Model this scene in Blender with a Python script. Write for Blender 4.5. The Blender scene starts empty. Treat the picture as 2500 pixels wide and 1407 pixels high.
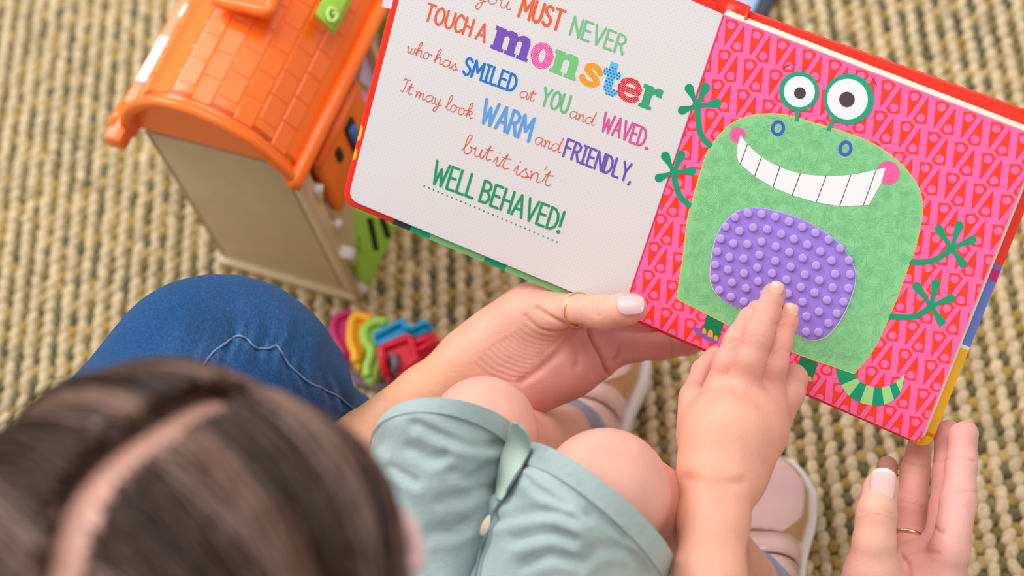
import bpy, bmesh, math, random
import numpy as np
from mathutils import Vector, Matrix

# ------------------------------------------------------------------ camera
FPX = 4000.0; CAMH = 1.016; NAD = (650.0, 2110.0); K = 1.15
TH = math.atan(math.hypot(*NAD) / FPX); PH = math.atan2(NAD[0], NAD[1])
_r0 = np.array([1, 0, 0.]); _u0 = np.array([0, math.cos(TH), math.sin(TH)])
VD = np.array([0, math.sin(TH), -math.cos(TH)])
VR = math.cos(PH) * _r0 - math.sin(PH) * _u0
VU = math.cos(PH) * _u0 + math.sin(PH) * _r0
CO = np.array([0, 0, CAMH])
cd = bpy.data.cameras.new('camera'); cam = bpy.data.objects.new('camera', cd)
bpy.context.scene.collection.objects.link(cam)
cam.matrix_world = Matrix(((VR[0], VU[0], -VD[0], CO[0]), (VR[1], VU[1], -VD[1], CO[1]), (VR[2], VU[2], -VD[2], CO[2]), (0, 0, 0, 1)))
cd.sensor_width = 36.0; cd.lens = FPX * 36.0 / 2500.0
cd.clip_start = 0.02; cd.clip_end = 50
cd.dof.use_dof = True; cd.dof.focus_distance = 0.862; cd.dof.aperture_fstop = cd.lens / 13.0
cd.dof.aperture_blades = 9
bpy.context.scene.camera = cam

# ------------------------------------------------------------------ world, lights, exposure
def lin(c):
    return tuple(((v / 255.) / 12.92 if v <= 10 else ((v / 255. + .055) / 1.055) ** 2.4) for v in c[:3]) + (1.0,)
w = bpy.data.worlds.new('world'); bpy.context.scene.world = w; w.use_nodes = True
bg = w.node_tree.nodes['Background']; bg.inputs[0].default_value = (1.0, 0.98, 0.975, 1); bg.inputs[1].default_value = 0.66
def area(name, loc, tgt, size, power, col):
    l = bpy.data.lights.new(name, 'AREA'); l.size = size; l.energy = power; l.color = col
    o = bpy.data.objects.new(name, l); bpy.context.scene.collection.objects.link(o)
    o.location = loc; o.rotation_euler = (Vector(tgt) - Vector(loc)).to_track_quat('-Z', 'Y').to_euler()
area('window_light', (-1.3, 2.1, 2.3), (0.05, .5, .1), 1.7, 62, (1.0, .99, 1.0))
area('ceiling_light', (0.45, .75, 2.5), (0.1, .4, .1), 1.5, 24, (1.0, .965, .94))
vs = bpy.context.scene.view_settings
vs.view_transform = 'Standard'; vs.look = 'None'; vs.exposure = 0.06; vs.gamma = 1.0; vs.use_curve_mapping = False

# ------------------------------------------------------------------ placing helpers
def ray(x, y): return VD + VR * (x - 1250) / FPX - VU * (y - 703.5) / FPX
def Q(x, y, D): return CO + D * K * ray(x, y)          # D in scene units along the view axis
def P(x, y, z=0.0):                                     # where the line of sight meets height z
    r = ray(x, y); return CO + r * (z - CAMH) / r[2]
def proj(p):
    v = np.asarray(p) - CO; D = v @ VD
    return 1250 + FPX * (v @ VR) / D, 703.5 - FPX * (v @ VU) / D
def nrm(v): v = np.asarray(v, float); return v / np.linalg.norm(v)
class Plane:
    def __init__(s, a, b, c):
        s.o = np.asarray(a, float); s.e1 = nrm(np.asarray(b) - s.o); n = np.cross(s.e1, np.asarray(c) - s.o); n = nrm(n)
        if n @ (CO - s.o) < 0: n = -n
        s.n = n; s.e2 = np.cross(n, s.e1)
    def pt(s, x, y, off=0.0):
        r = ray(x, y); return CO + r * (((s.o + s.n * off) - CO) @ s.n) / (r @ s.n)
    def uv(s, x, y):
        p = s.pt(x, y) - s.o; return np.array([p @ s.e1, p @ s.e2])
    def at(s, u, v, off=0.0): return s.o + s.e1 * u + s.e2 * v + s.n * off

# ------------------------------------------------------------------ materials
def mat(name, col, rough=.5, spec=.5, noise=None, bump=None, attr=False, sss=0, metal=0, coat=0, sheen=0, scale=(1, 1, 1)):
    """noise=(scale, amount)  bump=(scale, distance)"""
    m = bpy.data.materials.new(name); m.use_nodes = True; nt = m.node_tree; b = nt.nodes['Principled BSDF']
    b.inputs['Roughness'].default_value = rough; b.inputs['Specular IOR Level'].default_value = spec
    b.inputs['Metallic'].default_value = metal; b.inputs['Coat Weight'].default_value = coat
    b.inputs['Sheen Weight'].default_value = sheen
    base = None
    if attr:
        a = nt.nodes.new('ShaderNodeAttribute'); a.attribute_name = 'Col'; base = a.outputs['Color']
    else:
        rg = nt.nodes.new('ShaderNodeRGB'); rg.outputs[0].default_value = lin(col); base = rg.outputs[0]
    tc = nt.nodes.new('ShaderNodeTexCoord'); mp = nt.nodes.new('ShaderNodeMapping'); mp.inputs['Scale'].default_value = scale
    nt.links.new(tc.outputs['Object'], mp.inputs['Vector'])
    if noise:
        n = nt.nodes.new('ShaderNodeTexNoise'); n.inputs['Scale'].default_value = noise[0]; n.inputs['Detail'].default_value = 4
        nt.links.new(mp.outputs[0], n.inputs['Vector'])
        mr = nt.nodes.new('ShaderNodeMapRange'); mr.inputs['From Min'].default_value = .3; mr.inputs['From Max'].default_value = .7
        mr.inputs['To Min'].default_value = 1 - noise[1]; mr.inputs['To Max'].default_value = 1 + noise[1]
        nt.links.new(n.outputs[0], mr.inputs['Value'])
        mx = nt.nodes.new('ShaderNodeVectorMath'); mx.operation = 'SCALE'
        nt.links.new(base, mx.inputs[0]); nt.links.new(mr.outputs[0], mx.inputs['Scale']); base = mx.outputs[0]
    nt.links.new(base, b.inputs['Base Color'])
    if bump:
        n2 = nt.nodes.new('ShaderNodeTexNoise'); n2.inputs['Scale'].default_value = bump[0]; n2.inputs['Detail'].default_value = 3
        nt.links.new(mp.outputs[0], n2.inputs['Vector'])
        bp = nt.nodes.new('ShaderNodeBump'); bp.inputs['Distance'].default_value = bump[1]; bp.inputs['Strength'].default_value = 1
        nt.links.new(n2.outputs[0], bp.inputs['Height']); nt.links.new(bp.outputs[0], b.inputs['Normal'])
    if sss:
        b.inputs['Subsurface Weight'].default_value = sss; b.inputs['Subsurface Radius'].default_value = (1, .35, .2)
        b.inputs['Subsurface Scale'].default_value = .003
    return m

# ------------------------------------------------------------------ object helpers
COL = bpy.context.scene.collection
def link(name, me, parent=None, m=None, smooth=True):
    if m is not None:
        me.materials.clear()
        for q in (m if isinstance(m, (list, tuple)) else [m]): me.materials.append(q)
    me.polygons.foreach_set('use_smooth', [smooth] * len(me.polygons))
    o = bpy.data.objects.new(name, me); COL.objects.link(o)
    if parent is not None: o.parent = parent; o.matrix_parent_inverse = parent.matrix_world.inverted()
    return o
def thing(name, label, cat, loc=(0, 0, 0), group=None):
    o = bpy.data.objects.new(name, None); COL.objects.link(o); o.empty_display_size = .02
    o.location = loc; o['label'] = label; o['category'] = cat
    if group: o['group'] = group
    bpy.context.view_layer.update()
    return o
def tag(o, label=None, cat=None, group=None, kind=None):
    if label: o['label'] = label
    if cat: o['category'] = cat
    if group: o['group'] = group
    if kind: o['kind'] = kind
    return o
def mesh(verts, faces, cols=None):
    me = bpy.data.meshes.new('m'); me.from_pydata([tuple(map(float, v)) for v in verts], [], [tuple(map(int, f)) for f in faces]); me.update()
    if cols is not None: vcol(me, cols)
    return me
def vcol(me, cols):
    a = me.color_attributes.new('Col', 'FLOAT_COLOR', 'POINT')
    c = np.ones((len(me.vertices), 4), np.float32); c[:, :3] = np.asarray(cols)[:, :3]; a.data.foreach_set('color', c.ravel())
def fastmesh(V, F):
    V = np.asarray(V, np.float32); F = np.asarray(F, np.int32); n = F.shape[1]
    me = bpy.data.meshes.new('m'); me.vertices.add(len(V)); me.vertices.foreach_set('co', V.ravel())
    me.loops.add(F.size); me.loops.foreach_set('vertex_index', F.ravel())
    me.polygons.add(len(F)); me.polygons.foreach_set('loop_start', np.arange(0, F.size, n, dtype=np.int32))
    me.update(calc_edges=True); return me
def smoothpath(pts, n=6):
    pts = [np.asarray(p, float) for p in pts]; out = []
    for i in range(len(pts) - 1):
        p0 = pts[max(i - 1, 0)]; p1 = pts[i]; p2 = pts[i + 1]; p3 = pts[min(i + 2, len(pts) - 1)]
        for k in range(n):
            t = k / n
            out.append(.5 * (2 * p1 + (p2 - p0) * t + (2 * p0 - 5 * p1 + 4 * p2 - p3) * t * t + (3 * p1 - p0 - 3 * p2 + p3) * t ** 3))
    out.append(pts[-1]); return out
def smoothclosed(pts, n=5):
    pts = [np.asarray(p, float) for p in pts]; out = []; N = len(pts)
    for i in range(N):
        p0, p1, p2, p3 = pts[i - 1], pts[i], pts[(i + 1) % N], pts[(i + 2) % N]
        for k in range(n):
            t = k / n
            out.append(.5 * (2 * p1 + (p2 - p0) * t + (2 * p0 - 5 * p1 + 4 * p2 - p3) * t * t + (3 * p1 - p0 - 3 * p2 + p3) * t ** 3))
    return out
def tube(pts, rad, seg=8, closed=False, flat=1.0, up=None):
    pts = [np.asarray(p, float) for p in pts]; n = len(pts); V = []; F = []
    rad = rad if hasattr(rad, '__len__') else [rad] * n
    a = None
    for i in range(n):
        t = nrm(pts[(i + 1) % n] - pts[i - 1]) if closed else nrm(pts[min(i + 1, n - 1)] - pts[max(i - 1, 0)])
        if a is None or up is not None:
            u = np.asarray(up if up is not None else ([0, 0, 1.] if abs(t[2]) < .9 else [1., 0, 0]), float)
            a = nrm(np.cross(t, u))
        else: a = nrm(a - t * (a @ t))
        b = np.cross(t, a)
        for k in range(seg):
            g = 2 * math.pi * k / seg; V.append(pts[i] + a * math.cos(g) * rad[i] + b * math.sin(g) * rad[i] * flat)
    m = n if closed else n - 1
    for i in range(m):
        for k in range(seg):
            j = (i + 1) % n; F.append((i * seg + k, i * seg + (k + 1) % seg, j * seg + (k + 1) % seg, j * seg + k))
    if not closed: F.append(tuple(range(seg))[::-1]); F.append(tuple(range((n - 1) * seg, n * seg)))
    return V, F
def slab(top, bot, bevel=0.0):
    """closed solid between two matching outlines (lists of 3D points)"""
    n = len(top); V = list(top) + list(bot)
    F = [tuple(range(n)), tuple(range(2 * n - 1, n - 1, -1))] + [(i, n + i, n + (i + 1) % n, (i + 1) % n) for i in range(n)]
    return V, F
def box(c, ex, ey, ez):
    c = np.asarray(c, float); V = [c + sx * ex + sy * ey + sz * ez for sz in (-.5, .5) for sy in (-.5, .5) for sx in (-.5, .5)]
    F = [(0, 2, 3, 1), (4, 5, 7, 6), (0, 1, 5, 4), (2, 6, 7, 3), (0, 4, 6, 2), (1, 3, 7, 5)]
    return V, F
def join(parts):
    V = []; F = []
    for v, f in parts:
        o = len(V); V += list(v); F += [tuple(i + o for i in q) for q in f]
    return V, F
def bevelled(VF, w, seg=2, ang=.6):
    me = mesh(*VF); bm = bmesh.new(); bm.from_mesh(me); bmesh.ops.recalc_face_normals(bm, faces=bm.faces)
    es = [e for e in bm.edges if len(e.link_faces) == 2 and e.calc_face_angle() > ang]
    bmesh.ops.bevel(bm, geom=es, offset=w, segments=seg, affect='EDGES', profile=.5, clamp_overlap=True)
    bm.to_mesh(me); bm.free(); return me
def autosm(o, a=40):
    me = o.data
    bm = bmesh.new(); bm.from_mesh(me); bmesh.ops.recalc_face_normals(bm, faces=bm.faces)
    big = .15 * sum(f.calc_area() for f in bm.faces)
    for f in bm.faces: f.smooth = f.calc_area() < big
    for e in bm.edges:
        e.smooth = all(f.smooth for f in e.link_faces) and not (len(e.link_faces) == 2 and e.calc_face_angle() > math.radians(a))
    bm.to_mesh(me); bm.free(); return o

# ------------------------------------------------------------------ implicit body surfaces
class Field:
    def __init__(s, lo, hi, h):
        s.lo = np.asarray(lo, float); s.h = h; s.n = np.ceil((np.asarray(hi) - s.lo) / h).astype(int) + 1
        s.f = np.full(s.n, .05, np.float32); s.prims = []
    def blk(s, lo, hi):
        a = np.maximum(np.floor((lo - s.lo) / s.h).astype(int), 0); b = np.minimum(np.ceil((hi - s.lo) / s.h).astype(int) + 1, s.n)
        return a, b
    @staticmethod
    def sd(X, pr):
        if pr[0] == 'c':
            _, a, b, ra, rb, _c = pr; ab = b - a; t = np.clip(((X - a) @ ab) / max(ab @ ab, 1e-12), 0, 1)
            return np.linalg.norm(X - a - t[..., None] * ab, axis=-1) - (ra + (rb - ra) * t)
        _, c, A, _c = pr                                   # ellipsoid: A rows = axes / radius
        p = (X - c) @ A.T; k0 = np.linalg.norm(p, axis=-1); k1 = np.linalg.norm(p @ A, axis=-1)
        return k0 * (k0 - 1) / np.maximum(k1, 1e-6)
    def bounds(s, pr):
        if pr[0] == 'c':
            r = max(pr[3], pr[4]); return np.minimum(pr[1], pr[2]) - r, np.maximum(pr[1], pr[2]) + r
        r = 1 / np.min(np.linalg.norm(pr[2], axis=1)); return pr[1] - r, pr[1] + r
    def grid(s, a, b):
        ax = [s.lo[i] + s.h * np.arange(a[i], b[i]) for i in range(3)]
        return np.stack(np.meshgrid(*ax, indexing='ij'), -1)
    def add(s, prims, k, arr=None):
        f = s.f if arr is None else arr
        for pr in prims:
            s.prims.append(pr); lo, hi = s.bounds(pr); a, b = s.blk(lo - k - 3 * s.h, hi + k + 3 * s.h)
            if (b <= a).any(): continue
            d = s.sd(s.grid(a, b), pr); sl = tuple(slice(a[i], b[i]) for i in range(3)); g = f[sl]
            hh = np.maximum(k - np.abs(g - d), 0) / k; f[sl] = np.minimum(g, d) - hh * hh * k * .25
    def fingers(s, groups, kin, kout):
        base = s.f.copy(); res = s.f
        for pr in groups:
            g = np.full(s.n, .05, np.float32); s.add(pr, kin, g)
            hh = np.maximum(kout - np.abs(g - base), 0) / kout
            res = np.minimum(res, np.minimum(g, base) - hh * hh * kout * .25)
        s.f = res
    def cut(s, prims, k):
        for pr in prims:
            lo, hi = s.bounds(pr); a, b = s.blk(lo - k - 3 * s.h, hi + k + 3 * s.h)
            if (b <= a).any(): continue
            d = -s.sd(s.grid(a, b), pr); sl = tuple(slice(a[i], b[i]) for i in range(3)); g = s.f[sl]
            hh = np.maximum(k - np.abs(g - d), 0) / k; s.f[sl] = np.maximum(g, d) + hh * hh * k * .25
    def net(s, relax=2):
        f = s.f; nx, ny, nz = f.shape; ins = f < 0
        cnt = np.zeros((nx - 1, ny - 1, nz - 1), np.int8)
        for dx in (0, 1):
            for dy in (0, 1):
                for dz in (0, 1): cnt += ins[dx:nx - 1 + dx, dy:ny - 1 + dy, dz:nz - 1 + dz]
        act = (cnt > 0) & (cnt < 8); I = np.argwhere(act); idx = np.full(act.shape, -1, np.int32); idx[act] = np.arange(len(I))
        acc = np.zeros((len(I), 3)); c = np.zeros(len(I)); i, j, k = I.T
        cs = [(a, b, d) for a in (0, 1) for b in (0, 1) for d in (0, 1)]
        for a in cs:
            for ax in range(3):
                if a[ax]: continue
                b = list(a); b[ax] = 1
                fa = f[i + a[0], j + a[1], k + a[2]]; fb = f[i + b[0], j + b[1], k + b[2]]; m = (fa < 0) != (fb < 0)
                t = np.where(m, fa / np.where(m, fa - fb, 1), 0); p = np.tile(np.array(a, float), (len(I), 1)); p[:, ax] += t
                acc[m] += p[m]; c[m] += 1
        V = (I + acc / c[:, None]) * s.h + s.lo
        F = []
        for ax in range(3):
            sl0 = [slice(1, -1)] * 3; sl0[ax] = slice(0, -1); sl1 = list(sl0); sl1[ax] = slice(1, None)
            A = ins[tuple(sl0)]; B = ins[tuple(sl1)]; E = np.argwhere(A != B); off = np.array([1, 1, 1]); off[ax] = 0; E = E + off
            sg = A[A != B]; u, v = [(1, 2), (2, 0), (0, 1)][ax]
            def g(du, dv):
                e = E.copy(); e[:, u] -= du; e[:, v] -= dv; return idx[e[:, 0], e[:, 1], e[:, 2]]
            q = np.stack([g(1, 1), g(0, 1), g(0, 0), g(1, 0)], 1); q[~sg] = q[~sg][:, ::-1]; F.append(q)
        F = np.concatenate(F)
        for _ in range(relax):
            S = np.zeros_like(V); C = np.zeros(len(V))
            for a in range(4):
                b = (a + 1) % 4
                np.add.at(S, F[:, a], V[F[:, b]]); np.add.at(C, F[:, a], 1); np.add.at(S, F[:, b], V[F[:, a]]); np.add.at(C, F[:, b], 1)
            V = V * .5 + .5 * S / np.maximum(C, 1)[:, None]
        return V, F
    def colours(s, V, soft=.006):
        W = np.zeros(len(V)); Cc = np.zeros((len(V), 3))
        for pr in s.prims:
            d = s.sd(V, pr); wgt = np.exp(-np.clip(d, -.01, .08) / soft); W += wgt; Cc += wgt[:, None] * np.array(pr[-1])
        return Cc / W[:, None]
def vnormals(V, F):
    n = np.cross(V[F[:, 2]] - V[F[:, 0]], V[F[:, 3]] - V[F[:, 1]]); N = np.zeros_like(V)
    for a in range(4): np.add.at(N, F[:, a], n)
    return N / np.maximum(np.linalg.norm(N, axis=1), 1e-12)[:, None]
def vproj(V):
    v = V - CO; D = v @ VD; return np.stack([1250 + FPX * (v @ VR) / D, 703.5 - FPX * (v @ VU) / D], 1)
def creases(V, F, Cc, lines, tint=(.62, .30, .26)):
    """lines: (polyline px, width px, depth m, reddening) pressed into the side that faces the camera"""
    N = vnormals(V, F); pv = vproj(V); face = np.einsum('ij,ij->i', N, CO - V) > 0
    V = V.copy(); Cc = Cc.copy(); T = np.array(tint)
    for pl, wd, dp, red in lines:
        pl = smoothpath([np.array(p, float) for p in pl], 4); best = np.full(len(V), 1e9)
        xs = [p[0] for p in pl]; ys = [p[1] for p in pl]
        m = face & (pv[:, 0] > min(xs) - 6 * wd) & (pv[:, 0] < max(xs) + 6 * wd) & (pv[:, 1] > min(ys) - 6 * wd) & (pv[:, 1] < max(ys) + 6 * wd)
        ix = np.where(m)[0]; q = pv[ix]; bb = np.full(len(ix), 1e9)
        for a, b in zip(pl[:-1], pl[1:]):
            ab = b - a; t = np.clip(((q - a) @ ab) / max(ab @ ab, 1e-9), 0, 1); bb = np.minimum(bb, np.linalg.norm(q - a - t[:, None] * ab, axis=1))
        g = np.exp(-(bb / wd) ** 2); V[ix] -= N[ix] * (g * dp)[:, None]
        Cc[ix] = Cc[ix] * (1 - red * g[:, None]) + Cc[ix] * T * (red * g)[:, None]
    return V, Cc
def ell(c, ax, col):                                     # ellipsoid from three half-axis vectors
    return ('e', np.asarray(c, float), np.array([np.asarray(a) / (np.linalg.norm(a) ** 2) for a in ax]), col)
def rp(r, D): return r * D * K / FPX
def chain(pts, col, col2=None):
    """pts: (px, py, D, radius px)"""
    out = []
    for i, (a, b) in enumerate(zip(pts[:-1], pts[1:])):
        out.append(('c', Q(*a[:3]), Q(*b[:3]), rp(a[3], a[2]), rp(b[3], b[2]), col if (col2 is None or i < len(pts) - 2) else col2))
    return out
# ------------------------------------------------------------------ floor and carpet
rng = np.random.default_rng(4); random.seed(4)
m_back = mat('carpet_backing', (84, 74, 44), .95, .1)
fv = [(-1.3, -.9, -.005), (1.3, -.9, -.005), (1.3, 1.7, -.005), (-1.3, 1.7, -.005), (-1.3, -.9, -.03), (1.3, -.9, -.03), (1.3, 1.7, -.03), (-1.3, 1.7, -.03)]
fl = link('floor', mesh(fv, [(0, 1, 2, 3), (7, 6, 5, 4), (0, 4, 5, 1), (1, 5, 6, 2), (2, 6, 7, 3), (3, 7, 4, 0)]), None, m_back, False); fl['kind'] = 'structure'
def carpet():
    ca = nrm([-.225, -.974, 0]); cb = nrm([.974, -.225, 0]); sx, sy = .0128, .0099
    seg = 8; rings = [(1.0, -.2), (.84, .55), (.36, .95)]
    tv = []
    for r, z in rings:
        for k in range(seg):
            a = 2 * math.pi * k / seg; tv.append((r * math.copysign(abs(math.cos(a)) ** .72, math.cos(a)), r * math.copysign(abs(math.sin(a)) ** .72, math.sin(a)), z))
    tv = np.array(tv); tf = []
    for i in range(len(rings) - 1):
        for k in range(seg): tf.append((i * seg + k, i * seg + (k + 1) % seg, (i + 1) * seg + (k + 1) % seg, (i + 1) * seg + k))
    b = (len(rings) - 1) * seg; tf += [(b, b + 1, b + 2, b + 3), (b, b + 3, b + 4, b + 7), (b + 4, b + 5, b + 6, b + 7)]
    tf = np.array(tf); VV = []; FF = []; CC = []; base = 0
    cream = np.array(lin((208, 187, 148))[:3]); darks = [np.array(lin(c)[:3]) for c in ((134, 118, 74), (164, 136, 68), (104, 98, 66), (126, 110, 60), (176, 150, 92))]
    cen = np.array([.03, .46]); R0 = .78
    for i in range(-80, 81):
        for kind in (0, 1):
            for j in range(-98, 99):
                off = .5 * (i % 2) * .35
                p = cb * (i + .5 * kind) * sx + ca * (j + off + .5 * kind) * sy
                x, y = p[0] + cen[0], p[1] + cen[1]
                if abs(x - .03) > .80 or abs(y - .47) > .76: continue
                if kind == 0:
                    L, W, Hh = .0068, .0045, .0036; yaw = -.24; c = cream * rng.uniform(.86, 1.04)
                    if rng.random() < .06: c = c * .8
                else:
                    L, W, Hh = .0047, .0040, .0029; yaw = .35; c = darks[rng.integers(0, 5)] * rng.uniform(.8, 1.1)
                yaw += rng.normal(0, .22); L *= rng.uniform(.9, 1.12); W *= rng.uniform(.9, 1.1); Hh *= rng.uniform(.8, 1.15)
                al = ca * math.cos(yaw) + cb * math.sin(yaw); ac = cb * math.cos(yaw) - ca * math.sin(yaw)
                ctr = np.array([x + rng.normal(0, .0004), y + rng.normal(0, .0004), -.0046])
                v = ctr + tv[:, :1] * L * al + tv[:, 1:2] * W * ac; v[:, 2] += tv[:, 2] * Hh
                VV.append(v); FF.append(tf + base); base += len(tv); CC.append(np.tile(c, (len(tv), 1)))
    me = fastmesh(np.concatenate(VV), np.concatenate(FF)); vcol(me, np.concatenate(CC))
    o = link('woven_carpet', me, None, mat('carpet_yarn', None, .92, .12, noise=(420, .22), bump=(900, .0006), attr=True, sheen=.15))
    tag(o, 'cream and olive chunky woven loop carpet covering the floor', 'carpet', kind='stuff')
carpet()

# ------------------------------------------------------------------ toy clinic house
m_or = mat('orange_plastic', (255, 120, 34), .22, .5, sss=0)
m_or2 = mat('orange_door_plastic', (246, 120, 18), .38, .5)
m_be = mat('beige_plastic', (202, 178, 138), .45, .4, noise=(60, .04), bump=(1500, .00015))
m_be2 = mat('beige_frame_plastic', (214, 190, 150), .4, .45)
m_lime = mat('lime_plastic', (160, 214, 70), .4, .5)
m_lime2 = mat('pale_lime_plastic', (190, 226, 130), .4, .5)
m_wp = mat('white_plastic', (240, 236, 230), .35, .5)
m_dk = mat('dark_slot', (46, 50, 20), .7, .2)
m_lil = mat('lilac_plastic', (206, 196, 236), .4, .4)
m_blu = mat('blue_plastic', (40, 110, 200), .4, .5)
m_pk = mat('pink_plastic', (238, 140, 190), .4, .5)
EZ = .175
E0 = P(718, 432, EZ); Sd = nrm(P(930, 0, EZ) - E0); Wd = nrm(P(330, 340, EZ) - E0); Wd = nrm(Wd - Sd * (Wd @ Sd)); TW = (P(330, 340, EZ) - E0) @ Wd
Zd = np.array([0, 0, 1.])
def T(s, w_, z): return np.array([E0[0], E0[1], 0]) + Sd * s + Wd * w_ + Zd * z
toy = thing('toy_house', 'toy clinic house with orange tiled barrel roof and plain beige side wall', 'toy', T(.1, TW / 2, 0))
LEN = .27
prof = [(0, .004), (.03, .0135), (.077, .0236), (.167, .039), (.311, .051), (.472, .058), (.628, .058), (.768, .051), (.91, .0356), (.985, .018), (1.01, .004)]
pf = smoothpath([np.array([t * TW, h]) for t, h in prof], 4)
# roof shell (double skinned)
V = []; F = []
for s in (-.003, LEN):
    for sc in (0, 1):
        for (a, h) in pf: V.append(T(s, a if not sc else TW / 2 + (a - TW / 2) * .955, EZ + (h if not sc else h * .94 - .001)))
n = len(pf)
for i in range(n - 1):
    F += [(i, i + 1, 2 * n + i + 1, 2 * n + i), (n + i, 3 * n + i, 3 * n + i + 1, n + i + 1), (i, n + i, n + i + 1, i + 1), (2 * n + i, 2 * n + i + 1, 3 * n + i + 1, 3 * n + i)]
F += [(0, 2 * n, 3 * n, n), (n - 1, 2 * n - 1, 4 * n - 1, 3 * n - 1)]
roof = autosm(link('roof', mesh(V, F), toy, m_or), 35)
# gable wall under the arch
V = [T(.004, a, EZ + h) for a, h in pf] + [T(.008, a, EZ + h) for a, h in pf]
link('gable', mesh(V, [tuple(range(n)), tuple(range(2 * n - 1, n - 1, -1))] + [(i, i + n, (i + 1) % n + n, (i + 1) % n) for i in range(n)]), toy, m_or, False)
link('roof_rim', mesh(*tube([T(-.003, a + (-.001 if a < TW / 2 else .001), EZ + h + .001) for a, h in pf], .0036, 10)), roof, m_or)
link('eave_rail', mesh(*tube([T(-.007, -.002, EZ), T(-.004, -.003, EZ + .002), T(LEN, -.003, EZ + .002)], .0052, 12)), roof, m_or)
link('left_eave', bevelled(box(T((LEN - .012) / 2 - .004, TW + .004, EZ + .012), Sd * (LEN + .012), Wd * .013, Zd * .012), .002), roof, m_or)
for (xa, ya, xb, yb) in ((334, 202, 404, 92), (441, 48, 460, 14), (478, -20, 530, -110)):
    a = P(xa + 8, ya, EZ + .019); b = P(xb + 8, yb, EZ + .019)
    L = np.linalg.norm(b - a); c = (a + b) / 2
    link('white_hinge', bevelled(box(c - Zd * .001, Sd * L, Wd * .009, Zd * .006), .0012), roof, m_wp)
link('hinge_boss', mesh(*tube([T(-.006, TW + .009, EZ + .015), T(.012, TW + .009, EZ + .015)], .0042, 12)), roof, m_or)
# roof tiles: every row shares one mesh
cum = [0]
for i in range(1, n): cum.append(cum[-1] + np.linalg.norm(pf[i] - pf[i - 1]))
def onprof(t):
    a = [p[0] / TW for p in pf]; i = max(0, min(n - 2, int(np.searchsorted(a, t)) - 1)); u = (t - a[i]) / (a[i + 1] - a[i])
    p = pf[i] * (1 - u) + pf[i + 1] * u; d = nrm(pf[i + 1] - pf[i]); return p, np.array([-d[1], d[0]])
rows = [.035, .095, .17, .265, .375, .49, .61, .725, .83, .92]
TL = .0185
for r in range(len(rows) - 1):
    t0, t1 = rows[r] + .002, rows[r + 1] - .002; V = []; hgt = .0005 if r < 6 else .0003
    for s in (.0004, .0010, TL - .0014, TL - .0008):
        for q in range(4):
            p, nn = onprof(t0 + (t1 - t0) * (0, .08, .92, 1)[q]); e = 0 if (q in (0, 3) or s in (.0004, TL - .0008)) else hgt
            pp = p + nn * (e + .0002 if e else -.0004); V.append(Sd * s + Wd * pp[0] + Zd * (EZ + pp[1]))
    F = [(i * 4 + j, i * 4 + j + 1, i * 4 + j + 5, i * 4 + j + 4) for i in range(3) for j in range(3)]
    V2 = [v - Zd * .001 for v in V]; F += [tuple(16 + k for k in f[::-1]) for f in F]
    V += V2; me = mesh(V, F); me.materials.append(m_or); me.polygons.foreach_set('use_smooth', [False] * len(me.polygons))
    off = .004 + (.5 * TL if r % 2 else 0)
    for k in range(13 if r % 2 else 14):
        o = bpy.data.objects.new('roof_tile', me); COL.objects.link(o); o.parent = roof; o.matrix_parent_inverse = roof.matrix_world.inverted()
        o.location = Vector(T(off + k * TL, 0, 0))
# skylight handle and lime sign
hp = smoothpath([P(x, y, EZ + .070) for x, y in ((528, -70), (531, -10), (538, 4), (600, 17), (645, 27), (660, 20), (668, -20), (680, -80))], 5)
link('skylight_rim', mesh(*tube(hp, .0042, 10)), roof, m_or)
q4 = [P(x, y, EZ + .066) for x, y in ((531, -75), (533, 2), (655, 26), (678, -80))]
link('skylight', mesh(*slab(q4, [v - Zd * .010 for v in q4])), roof, m_or, False)
cs = [P(772, 40, .2235), P(814, 78, .2135), P(868, -30, .2135), P(826, -66, .2235)]
link('lime_sign', bevelled(slab([c + Zd * .003 for c in cs], [c - Zd * .004 for c in cs]), .0006), roof, m_lime)
sg = smoothpath([P(x, y, z) for x, y, z in ((822, 26, .2215), (808, 20, .2235), (800, 34, .2230), (806, 50, .2215), (817, 50, .2205), (824, 34, .2205), (812, 34, .2220))], 5)
link('sign_mark', mesh(*tube(sg, .0013, 6)), roof, m_lime2)
# body walls
Lb = LEN - .01
link('side_wall', bevelled(box(T(.006, TW / 2, EZ / 2), Sd * .004, Wd * (TW - .006), Zd * EZ), .0008), toy, m_be)
link('corner_post', bevelled(box(T(.0085, .0045, EZ / 2 - .001), Sd * .012, Wd * .009, Zd * (EZ - .003)), .0018), toy, m_be2)
link('front_wall', bevelled(box(T(Lb / 2 + .004, .010, EZ / 2), Sd * Lb, Wd * .004, Zd * (EZ - .001)), .0006), toy, m_be2)
link('rear_wall', bevelled(box(T(Lb / 2 + .004, TW - .006, EZ / 2), Sd * Lb, Wd * .004, Zd * (EZ - .001)), .0006), toy, m_be)
link('far_wall', bevelled(box(T(Lb, TW / 2, EZ / 2), Sd * .004, Wd * (TW - .01), Zd * (EZ - .001)), .0006), toy, m_be)
link('base', bevelled(box(T(Lb / 2, TW / 2, .004), Sd * Lb, Wd * (TW - .002), Zd * .008), .001), toy, m_be2)
def rf(x, y, o):                                        # point on the front face, o out from it
    r = ray(x, y); p0 = T(0, .008 - o, 0); t = ((p0 - CO) @ Wd) / (r @ Wd); return CO + r * t
def sz(p): return (p - T(0, 0, 0)) @ Sd, p[2]
s0, zt = sz(rf(776, 402, .013)); s1, _ = sz(rf(872, 200, .013)); _, zb = sz(rf(826, 538, .013))
door = link('orange_door', bevelled(box(T((s0 + s1) / 2, .008 - .009, (zt + zb) / 2), Sd * (s1 - s0), Wd * .009, Zd * (zt - zb)), .0028, 3), toy, m_or2)
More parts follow.
